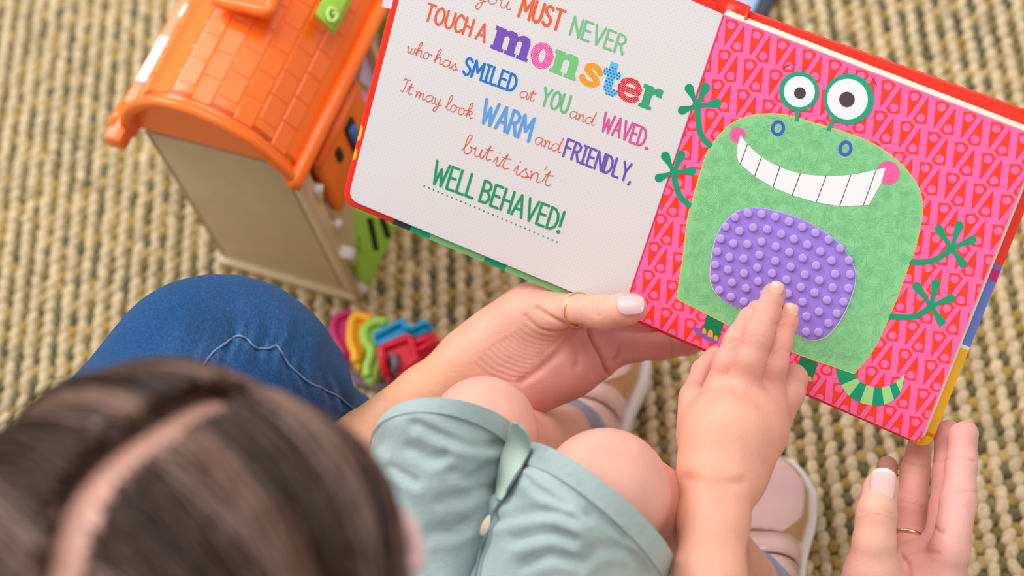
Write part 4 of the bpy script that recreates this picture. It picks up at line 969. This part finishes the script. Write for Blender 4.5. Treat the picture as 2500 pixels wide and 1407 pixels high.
from mathutils.bvhtree import BVHTree
def drape(bv, px, lift=0.0):
    out = []
    for x, y in px:
        h_ = bv.ray_cast(Vector(CO), Vector(ray(x, y)).normalized())
        if h_[0] is not None: out.append(np.array(h_[0]) + np.array(h_[1]) * lift)
    return out
bvj = BVHTree.FromPolygons([tuple(v) for v in V], [tuple(map(int, f)) for f in F])
sm = drape(bvj, sp_, .0004)
if len(sm) > 4: link('seam', mesh(*tube(sm, .0007, 6)), jo, mat('seam_thread', (104, 132, 172), .8, .2))

# ------------------------------------------------------------------ the child
child = thing('person', 'small child with brown hair and sage shorts touching the book', 'person', P(1300, 1500, 0))
hc = Q(428, 1538, .46)
fw = P(474, 1400, hc[2]) - P(420, 1500, hc[2]); fw = nrm(fw)
hf = nrm(fw * math.cos(.35) - Zd * math.sin(.35)); hr_ = nrm(np.cross(hf, Zd)); hu = np.cross(hr_, hf)
HR, HF, HU = .0665, .0735, .076
px_r = P(1250, 1500, hc[2]) - hc
kA = P(1180, 1052, .262); kB = P(1478, 1205, .262)
hipA = P(960, 1700, .20); hipB = P(1330, 1800, .20)
fA = ANK_A + Zd * .065; fB = ANK_B + Zd * .065
sh_ = hc - hu * .115 - hf * .02; shR = sh_ + hr_ * .095; shL = sh_ - hr_ * .095
pel = (hipA + hipB) / 2
el = Q(1715, 1760, .640)
skinc = CH
G = Field(np.min([kA, kB, hipA, hipB, fA, fB, shR, shL, hc, el], axis=0) - .12, np.max([kA, kB, hipA, hipB, fA, fB, shR, shL, hc, el], axis=0) + .12, .0024)
mA = P(1050, 1235, .238); mB = P(1402, 1395, .238)
rk = rp(146, .69) * .97; rkB = rp(172, .66) * .98
G.add([('c', kA, mA, rk * .98, rk * .74, KN), ('c', mA, hipA, rk * .74, .034, KN), ('c', kA + np.array([-.004, -.006, -.010]), (kA + fA) / 2 + np.array([-.012, -.008, 0]), rk * .82, .025, KN), ('c', (kA + fA) / 2 + np.array([-.012, -.008, 0]), fA, .025, .0185, KN)], .012)
G.add([('c', kB, mB, rkB, rkB * .84, KN), ('c', mB, hipB, rkB * .84, .036, KN), ('c', kB + np.array([0, .002, -.006]), (kB + fB) / 2, rkB * .92, .030, KN), ('c', (kB + fB) / 2, fB, .030, .0185, KN)], .004)
G.add([('c', pel - hr_ * .03, pel + hr_ * .03, .06, .06, KN), ('c', pel, sh_, .062, .062, KN), ('c', shL, shR, .036, .036, KN), ('c', sh_, hc - hu * .05, .032, .030, KN), ('c', shR, el, .030, .027, CH)], .02)
elL = shL + nrm(P(300, 1500, .3) - P(420, 1500, .3)) * .04 + np.array([0, .03, -.10]); haL = elL + fw * .12 + hr_ * .08 - Zd * .03
G.add([('c', shL, elL, .030, .026, CH), ('c', elL, haL, .026, .019, CH), ('c', haL, haL + fw * .035, .020, .017, CH)], .012)
for q_ in range(4):
    b_ = haL + fw * .035 + np.cross(fw, Zd) * (.0105 * (q_ - 1.5)); G.add([('c', b_, b_ + fw * (.022 - .003 * abs(q_ - 1)) - Zd * .004, .0072, .0064, CH), ('c', b_ + fw * .022 - Zd * .004, b_ + fw * .034 - Zd * .014, .0064, .0055, CH)], .002)
G.add([('c', haL + np.cross(fw, Zd) * .016, haL + np.cross(fw, Zd) * .030 + fw * .024, .0085, .0068, CH)], .004)
# head with its face
HS = lin((222, 168, 150))[:3]
G.add([ell(hc, [hr_ * HR, hf * HF, hu * HU], HS)], .01)
G.add([('c', hc + hf * .040 - hu * .040, hc + hf * .052 - hu * .058, .040, .026, HS), ('c', hc + hf * .052 - hu * .030 - hr_ * .028, hc + hf * .05 - hu * .04 - hr_ * .028, .026, .024, HS), ('c', hc + hf * .052 - hu * .030 + hr_ * .028, hc + hf * .05 - hu * .04 + hr_ * .028, .026, .024, HS)], .015)
G.add([('c', hc + hf * .078 - hu * .010, hc + hf * .088 - hu * .030, .005, .009, HS)], .010)
lipc = lin((206, 110, 106))[:3]
G.add([('c', hc + hf * .0785 - hu * .052 - hr_ * .012, hc + hf * .0785 - hu * .052 + hr_ * .012, .0045, .0045, lipc)], .004)
G.cut([('c', hc + hf * .090 - hu * .010 - hr_ * .028, hc + hf * .090 - hu * .010 - hr_ * .026, .013, .013, HS), ('c', hc + hf * .090 - hu * .010 + hr_ * .026, hc + hf * .090 - hu * .010 + hr_ * .028, .013, .013, HS)], .008)
# ears
for sgn in (-1, 1):
    ec = hc + hr_ * (HR + .003) * sgn - hu * .008 - hf * .004; a1, a2, a3 = nrm(hr_ * sgn * .8 - hf * .6) * .0055, nrm(hf + hr_ * sgn * .6) * .013, hu * .020
    if sgn == 1: ec = Q(984, 1322, .460); a1, a2, a3 = nrm(VR + .3 * VU) * .0068, nrm(VU - .3 * VR) * .0125, VD * .009
    G.add([ell(ec, [a1, a2, a3], lin((236, 196, 192))[:3])], .004)
    G.cut([ell(ec - nrm(a3 if sgn == 1 else -hr_ * sgn) * .007, [a1 * .45, a2 * .55, nrm(a3) * .004], HS)], .003)
V, F = G.net(2); Cc = G.colours(V, .006); V[:, 2] = np.maximum(V[:, 2], .0005)
parts_c = [(V, F, Cc)]
# right arm and hand, finer
lo = np.min([Q(x, y, D) for x, y, D in ((1640, 1800, .64), (1980, 930, .80), (1640, 700, .78), (1950, 680, .78), (1640, 930, .72), (1800, 1800, .64))], axis=0) - .03
hi = np.max([Q(x, y, D) for x, y, D in ((1640, 1800, .64), (1980, 930, .70), (1640, 700, .74), (1950, 680, .74), (1640, 930, .70), (1800, 1800, .62))], axis=0) + .03
R_ = Field(lo, hi, .0010)
R_.add(chain([(1715, 1760, .640, 104), (1728, 1560, .665, 92), (1733, 1407, .682, 85), (1742, 1270, .700, 84), (1757, 1150, .716, 88)], CH), .006)
R_.add(chain([(1757, 1150, .716, 86), (1750, 1050, .722, 74), (1756, 985, .730, 44)], CH), .012)
R_.add(chain([(1772, 1140, .716, 84), (1796, 1050, .718, 84), (1812, 985, .725, 46)], CH), .014)
R_.add(chain([(1790, 1140, .718, 68), (1846, 1040, .726, 68), (1876, 985, .732, 44)], CH), .012)
R_.add(chain([(1700, 1060, .735, 48), (1696, 980, .745, 36)], CH), .010)
bd_ = lambda p, D, r: (p[0], p[1], D, r)
R_.fingers([chain([(1752, 985, .731, 42), (1762, 940, .730, 38), (1776, 890, .728, 35), (1802, 830, .728, 33), (1832, 780, .735, 29), (1848, 757, .741, 25)], CHT, CHT),
            chain([(1810, 990, .726, 43), (1818, 945, .724, 40), (1832, 880, .719, 36.5), (1852, 820, .718, 36), (1874, 760, .730, 32), (1890, 718, .740, 29)], CHT, CHT),
            chain([(1868, 995, .734, 42), (1876, 950, .729, 38), (1888, 890, .724, 34), (1903, 830, .728, 32.5), (1918, 785, .738, 30.5), (1922, 770, .741, 28)], CHT, CHT),
            chain([(1895, 1015, .738, 42), (1925, 960, .736, 39), (1936, 925, .744, 35), (1928, 925, .760, 27)], CHT),
            chain([(1702, 1030, .738, 40), (1692, 965, .750, 30), (1716, 905, .764, 27), (1745, 868, .770, 24)], CHT)], .0025, .005)
V, F = R_.net(2); Cc = R_.colours(V, .005)
V, Cc = creases(V, F, Cc, [([(1826, 812), (1848, 806), (1872, 812)], 3, .0005, .16), ([(1828, 822), (1850, 818), (1870, 822)], 2.4, .0004, .14), ([(1885, 862), (1905, 852), (1925, 858)], 3, .0004, .12), ([(1775, 842), (1795, 832), (1812, 838)], 3, .0004, .12),
                           ([(1862, 736), (1885, 740), (1908, 748)], 3, .0004, .12), ([(1890, 790), (1912, 790), (1940, 798)], 3, .0004, .1), ([(1680, 1170), (1740, 1184), (1810, 1178)], 14, .0012, .06), ([(1795, 958), (1812, 966), (1828, 956)], 12, .0004, .1)])
# keep the fine arm off the coarse body's elbow only where they overlap inside
parts_c.append((V, F, Cc)); off = 0; VV = []; FF = []; CC = []
for v, f, c in parts_c: VV.append(v); FF.append(f + off); CC.append(c); off += len(v)
cb = body('body', np.concatenate(VV), np.concatenate(FF), np.concatenate(CC), child, m_cskin)
for c, D, tp, ln, wd, cv_, yw in (((1897, 703), .7330, (1906, 680), 30, 34, 27, .1), ((1930, 757), .7345, (1936, 730), 32, 40, 29, .1), ((1850, 752), .7350, (1860, 730), 26, 28, 24, -.3)):
    nail(cb, c, D, tp, ln, wd, cv_, yaw=yw, base=(238, 182, 162), end=(240, 196, 176), free=.92)
# eyes
for sgn in (-1, 1):
    ec = hc + hf * .0625 - hu * .010 + hr_ * sgn * .026; me = bpy.data.meshes.new('e'); bm = bmesh.new(); bmesh.ops.create_uvsphere(bm, u_segments=20, v_segments=12, radius=.0105, matrix=Matrix.Translation(Vector(ec))); bm.to_mesh(me); bm.free()
    o = link('eye', me, cb, mat('eye_white', (236, 232, 228), .2, .5))
    me = bpy.data.meshes.new('e'); bm = bmesh.new(); bmesh.ops.create_uvsphere(bm, u_segments=16, v_segments=10, radius=.0056, matrix=Matrix.Translation(Vector(ec + hf * .0058 - hu * .001))); bm.to_mesh(me); bm.free()
    i_ = link('iris', me, o, mat('iris_brown', (60, 36, 22), .15, .5))

for pc_, kn_ in ((ANK_A, kA), (ANK_B, kB)):
    a_ = pc_ + Zd * .045; d_ = nrm(kn_ - fA if pc_ is ANK_A else kn_ - fB); link('sock', mesh(*tube([a_, pc_ + Zd * .06, pc_ + Zd * .063 + d_ * .018], [.0245, .0235, .0235], 24)), child, m_sock)
# ---- shorts
m_sh = mat('sage_linen', (170, 191, 188), .88, .15, noise=(220, .05), bump=(1100, .0005), sheen=.2, scale=(1, 2.5, 1))
m_shin = mat('sage_linen_inside', (178, 200, 186), .9, .15, bump=(1100, .0005))
def leg_tube(st, na=120, sub=13, seed=0, foldamp=.0030):
    """st: (left px, right px, bow px, D centre, half depth m)"""
    keys_ = [np.array([*a, *b, *c, D, d], float) for a, b, c, D, d in st]; sm_ = smoothpath(keys_, sub); V = []
    rr = np.random.default_rng(seed); ph = rr.uniform(0, 6.28, 8)
    for i, k in enumerate(sm_):
        lx, ly, rx_, ry, bx, by, D, dp = k; t = i / (len(sm_) - 1); amp = foldamp * min(1, max(0, (t - .16) * 6))
        for j in range(na):
            a = 2 * math.pi * j / na; c, s = math.cos(a), math.sin(a)
            cx = (lx + rx_) / 2 + c * (rx_ - lx) / 2 + bx * max(s, 0) - bx * .3 * max(-s, 0); cy = (ly + ry) / 2 + c * (ry - ly) / 2 + by * max(s, 0) - by * .3 * max(-s, 0)
            base = Q(cx, cy, D); toc = nrm(CO - base); p = base + toc * dp * s
            fo = math.sin(3 * a + 9 * t + ph[0]) * .5 + math.sin(5 * a - 14 * t + ph[1]) * .4 + math.sin(2 * a + 22 * t + ph[2]) * .45 + math.sin(8 * a + 17 * t + ph[3]) * .18
            ctr = Q((lx + rx_) / 2, (ly + ry) / 2, D); V.append(p + nrm(p - ctr) * amp * fo)
    F = []
    for i in range(len(sm_) - 1):
        for j in range(na): F.append((i * na + j, i * na + (j + 1) % na, (i + 1) * na + (j + 1) % na, (i + 1) * na + j))
    return V, F, na, len(sm_)
SA = [((930, 1045), (1278, 1085), (-8, -92), .640, .052), ((908, 1085), (1262, 1135), (-12, -100), .636, .054), ((893, 1150), (1246, 1195), (0, -70), .625, .054), ((885, 1260), (1222, 1268), (0, -40), .610, .050), ((900, 1440), (1190, 1425), (0, 0), .595, .050), ((920, 1700), (1200, 1720), (0, 0), .58, .055)]
SB = [((1292, 1088), (1640, 1368), (22, -40), .622, .054), ((1268, 1148), (1620, 1440), (22, -52), .618, .056), ((1215, 1200), (1600, 1530), (10, -60), .606, .058), ((1180, 1300), (1570, 1640), (10, -40), .592, .058), ((1150, 1460), (1540, 1760), (0, 0), .578, .058), ((1160, 1700), (1560, 1900), (0, 0), .57, .06)]
FOLDS = [[(330, 470), (480, 540), (700, 600), (850, 590)], [(560, 760), (680, 805), (800, 720)], [(170, 740), (330, 830)], [(480, 950), (620, 920), (740, 860)], [(420, 1150), (560, 1130), (660, 1080)], [(300, 620), (430, 690), (520, 660)],
         [(830, 1060), (1000, 1020), (1180, 1010), (1310, 1060)], [(1350, 1330), (1480, 1235), (1650, 1260), (1760, 1390)], [(940, 1190), (1150, 1140), (1300, 1180)], [(1000, 790), (1090, 880), (1250, 960)], [(1000, 1350), (1150, 1280), (1280, 1300)], [(1420, 1010), (1560, 1100), (1640, 1180)]]
def folded(vf, sgn=1):
    V, F = np.array(vf[0]), np.array([f for f in vf[1] if len(f) == 4]); N = vnormals(V, F); top = np.einsum('ij,ij->i', N, CO - V); na_ = 120
    if top[30] < 0: F = F[:, ::-1].copy()
    L = [([(880 + x / 2.526, 850 + y / 2.526) for x, y in l], 13, (.0030, .0022)[i % 2], 0) for i, l in enumerate(FOLDS)]
    L += [([(880 + (x + 30) / 2.526, 850 + (y + 62) / 2.526) for x, y in l], 15, -(.0018, .0013)[i % 2], 0) for i, l in enumerate(FOLDS)]
    V, _ = creases(V, F, np.ones((len(V), 3)), L); return list(V), [tuple(f) for f in F]
def onleg(st, kz, hz, ky, hy):                           # seat every ring on its thigh
    out = []
    for (a, b, c, D, d) in st:
        mx_, my_ = (a[0] + b[0]) / 2, (a[1] + b[1]) / 2; t = (my_ - ky) / (hy - ky); p = P(mx_, my_, kz + (hz - kz) * min(max(t, -.1), 1))
        D2 = ((p - CO) @ VD) / K; out.append((a, b, c, D2 - .004, d * .92))
    return out
SA = onleg(SA, .262, .205, 1052, 1700); SB = onleg(SB, .262, .205, 1205, 1800)
shorts = link('shorts', mesh(*leg_tube(SA, seed=3)[:2]), child, m_sh); VB = leg_tube(SB, seed=5, foldamp=.0034)
shp = join([folded(leg_tube(SA, seed=3)[:2]), folded(VB[:2])]); me2 = mesh(*shp); shorts.data = me2; me2.materials.append(m_sh); me2.polygons.foreach_set('use_smooth', [True] * len(me2.polygons)); md = shorts.modifiers.new('s', 'SOLIDIFY'); md.thickness = .0016; md.offset = -1
shorts['label'] = 'sage green linen shorts with turned-up cuffs'
bvs = BVHTree.FromPolygons([tuple(v) for v in shp[0]], [f for f in shp[1]])
def dep(x, y, fb=.66):
    h_ = bvs.ray_cast(Vector(CO), Vector(ray(x, y)).normalized()); return ((np.array(h_[0]) - CO) @ VD) / K if h_[0] is not None else fb
def cuff(st, seed, grow):
    s2 = []
    for (a, b, c, D, d), g in zip(st[:2], (grow, grow * .8)):
        s2.append((a, b, c, D, d + g))
    mid_ = tuple(tuple((p + q) / 2 for p, q in zip(u, v)) if isinstance(u, tuple) else (u + v) / 2 for u, v in zip(s2[0], s2[1]))
    s3 = []
    for (a, b, c, D, d), e in zip((s2[0], mid_, s2[1]), (3, 6, 5)):
        dx = nrm([b[0] - a[0], b[1] - a[1]]) * e; s3.append(((a[0] - dx[0], a[1] - dx[1]), (b[0] + dx[0], b[1] + dx[1]), c, D, d))
    v, f, na, ns = leg_tube(s3, sub=8, seed=seed, foldamp=0); return v, f
for st, sd_2 in ((SA, 3), (SB, 5)):
    v, f = cuff(st, sd_2, .0022); o = link('cuff', mesh(v, f), shorts, m_sh); md = o.modifiers.new('s', 'SOLIDIFY'); md.thickness = .0022; md.offset = -1
# the slit with its pale turned edge between the two legs, and the inseam
def strip(px, D0, wd, m, name, par, th=.0012):
    V = []; F = []
    for i, (x, y, D) in enumerate(px):
        a = np.array(px[max(i - 1, 0)][:2], float); b = np.array(px[min(i + 1, len(px) - 1)][:2], float); d = nrm(b - a); q = np.array([-d[1], d[0]]) * wd[i] / 2
        V += [Q(x + q[0], y + q[1], D), Q(x - q[0], y - q[1], D)]
    for i in range(len(px) - 1): F.append((2 * i, 2 * i + 1, 2 * i + 3, 2 * i + 2))
    o = link(name, mesh(V, F), par, m); md = o.modifiers.new('s', 'SOLIDIFY'); md.thickness = th; md2 = o.modifiers.new('b', 'SUBSURF'); md2.levels = 2; md2.render_levels = 2; return o
V = []; F = []
for i, ((x0, y0), (x1, y1), D) in enumerate((((1254, 1026), (1270, 1032), .632), ((1248, 1040), (1291, 1052), .622), ((1240, 1078), (1304, 1092), .614), ((1226, 1115), (1284, 1126), .611), ((1220, 1150), (1266, 1160), .607), ((1216, 1190), (1244, 1198), .604), ((1214, 1222), (1226, 1226), .602))):
    da, db = min(dep(x0 - 8, y0), .72), min(dep(min(x1 + 8, 1312), y1 + 6), .72); da, db = min(da, db + .02), min(db, da + .02)
    for t in np.linspace(0, 1, 7): V.append(Q(x0 + (x1 - x0) * t, y0 + (y1 - y0) * t, da + (db - da) * t - .0015 - .002 * math.sin(t * math.pi)))
for i in range(6):
    for j in range(6): q = i * 7 + j; F.append((q, q + 1, q + 8, q + 7))
o = link('slit_facing', mesh(V, F), shorts, m_shin); md = o.modifiers.new('s', 'SOLIDIFY'); md.thickness = .0016; md2 = o.modifiers.new('b', 'SUBSURF'); md2.levels = 1; md2.render_levels = 2
inse = smoothpath([Q(x, y, min(dep(x + 7, y), dep(x + 14, y)) - .001) for x, y, D in ((1298, 1096, .602), (1280, 1130, .598), (1262, 1160, .594), (1228, 1215, .588), (1200, 1262, .584), (1186, 1310, .580), (1172, 1350, .576), (1160, 1407, .570), (1150, 1470, .566))], 5)
link('inseam', mesh(*tube(inse, .0008, 6)), shorts, mat('inseam_thread', (112, 128, 134), .8, .2))
strip([(x, y, min(dep(x + 22, y), dep(x + 30, y)) + .004) for x, y in ((1196, 1255), (1186, 1285), (1176, 1310))], 0, (8, 26, 16), mat('care_label', (214, 196, 170), .8, .2), 'care_label', shorts, .0006)

# ---- shirt
SHc = lin((150, 150, 168))[:3]
Sf = Field(np.min([pel, shL, shR], axis=0) - .13, np.max([pel, shL, shR], axis=0) + .1, .004)
Sf.add([('c', pel - hr_ * .02, pel + hr_ * .02, .064, .064, SHc), ('c', pel, sh_, .068, .066, SHc), ('c', shL, shR, .040, .040, SHc), ('c', shR, shR + (el - shR) * .45, .038, .034, SHc), ('c', shL, shL + (elL - shL) * .5, .038, .034, SHc)], .02)
Sf.cut([('c', sh_ + hu * .045, sh_ + hu * .12, .040, .040, SHc)], .01)
V, F = Sf.net(2); link('shirt', fastmesh(V, F), child, mat('shirt_jersey', (132, 136, 156), .85, .2, noise=(40, .08), bump=(500, .0006)))

# ---- hair
m_hair = mat('brown_hair', None, .38, .4, attr=True)
hcap = Field(hc - .13, hc + .13, .003)
hcol = lin((70, 46, 34))[:3]
hcap.add([ell(hc + hu * .001, [hr_ * (HR + .004), hf * (HF + .003), hu * (HU + .004)], hcol)], .002)
hcap.cut([('c', hc + hf * .10 - hu * .085, hc + hf * .085 - hu * .03, .065, .050, hcol), ('c', hc - hu * .12, hc + hf * .06 - hu * .11, .06, .06, hcol)], .006)
# parting: a groove that lets the scalp show
ff = nrm(P(520, 1380, hc[2]) - P(420, 1500, hc[2])); pf_ = nrm(ff * math.cos(.2) - Zd * math.sin(.2)); pr_ = nrm(np.cross(pf_, Zd)); pu_ = np.cross(pr_, pf_)
def onhead(d, r=0.0):
    d = nrm(d); q = math.sqrt(((d @ hr_) / (HR + .004 + r)) ** 2 + ((d @ hf) / (HF + .003 + r)) ** 2 + ((d @ hu) / (HU + .004 + r)) ** 2); return hc + d / q
tilt0 = 0.0
def hdir(a, la):                                          # a: back(-)..front(+) along the parting, la: sideways
    return nrm((pf_ * math.sin(a) + pu_ * math.cos(a)) * math.cos(la + tilt0) + pr_ * math.sin(la + tilt0))
def hitpx(x, y):
    A_ = np.array([hr_ / (HR + .004), hf / (HF + .003), hu / (HU + .004)]); d = ray(x, y); o_ = A_ @ (CO - hc); dd = A_ @ d
    qa, qb, qc = dd @ dd, 2 * o_ @ dd, o_ @ o_ - 1; disc_ = qb * qb - 4 * qa * qc
    return CO + d * ((-qb - math.sqrt(max(disc_, 0))) / (2 * qa))
part_pts = smoothpath([hitpx(x, y) for x, y in ((150, 1560), (172, 1365), (205, 1240), (262, 1160), (330, 1100), (436, 1032), (520, 985), (610, 945), (690, 915))], 4)
_pa = []
for p in part_pts:
    d = nrm(p - hc); la = math.asin(max(-1, min(1, d @ pr_))); _pa.append((math.atan2(d @ pf_, d @ pu_), la - tilt0))
_pa.sort(); _px = [q[0] for q in _pa]; _py = [q[1] for q in _pa]
pla = lambda a: float(np.interp(a, _px, _py))
hcap.cut([('c', part_pts[i], part_pts[i + 1], .0085, .0085, hcol) for i in range(len(part_pts) - 1)], .002)
V, F = hcap.net(1); keep = np.ones(len(V), bool)
hair = link('hair', fastmesh(V, F), child, m_hair); vcol(hair.data, np.tile(hcol, (len(V), 1))); hair['label'] = 'brown hair parted over a pale scalp line'
hrn = np.random.default_rng(11); VV = []; FF = []; CC = []; base = 0
cols_h = [np.array(lin(c)[:3]) for c in ((70, 44, 26), (46, 30, 22), (98, 66, 44), (134, 104, 90), (58, 38, 24))]
for side in (-1, 1):
    for k in range(2600):
        a = hrn.uniform(-1.45, 1.25); l0 = pla(a) + (side * hrn.uniform(.085, .17) if k % 3 else side * hrn.uniform(.12, 1.2))
        clump = round(a * 9) / 9; lend = side * hrn.uniform(1.25, 1.75); r0 = .0012 + .0045 * hrn.random() ** 1.5; ph_ = hrn.uniform(0, 6.28)
        if a > .9: lend = side * hrn.uniform(.9, 1.3)
        pts = []
        for s in np.linspace(0, 1, 11):
            la = l0 + (lend - l0) * s; aa = a * (1 - .12 * s) + (clump - a) * .35 * s - .30 * s * s + .03 * math.sin(6 * s + ph_)
            pts.append(onhead(hdir(aa, la), r0 + .007 * math.sin(min(1, s * 1.5) * math.pi / 2) * (.5 + .5 * math.cos(clump * 23)) + .002 * s))
        v, f = tube(pts, [.0007 * (1 - .5 * s) for s in np.linspace(0, 1, 11)], 3); v = v
        f = [q for q in f if len(q) == 4]
        c = cols_h[(int(abs(clump) * 37) + hrn.integers(0, 2)) % 5] * hrn.uniform(.75, 1.3)
        VV.append(np.array(v)); FF.append(np.array(f) + base); base += len(v); CC.append(np.tile(c, (len(v), 1)))
me = fastmesh(np.concatenate(VV), np.concatenate(FF)); vcol(me, np.concatenate(CC))
o = link('hair_strands', me, hair, m_hair); o['kind'] = 'stuff'
bpy.context.view_layer.update()
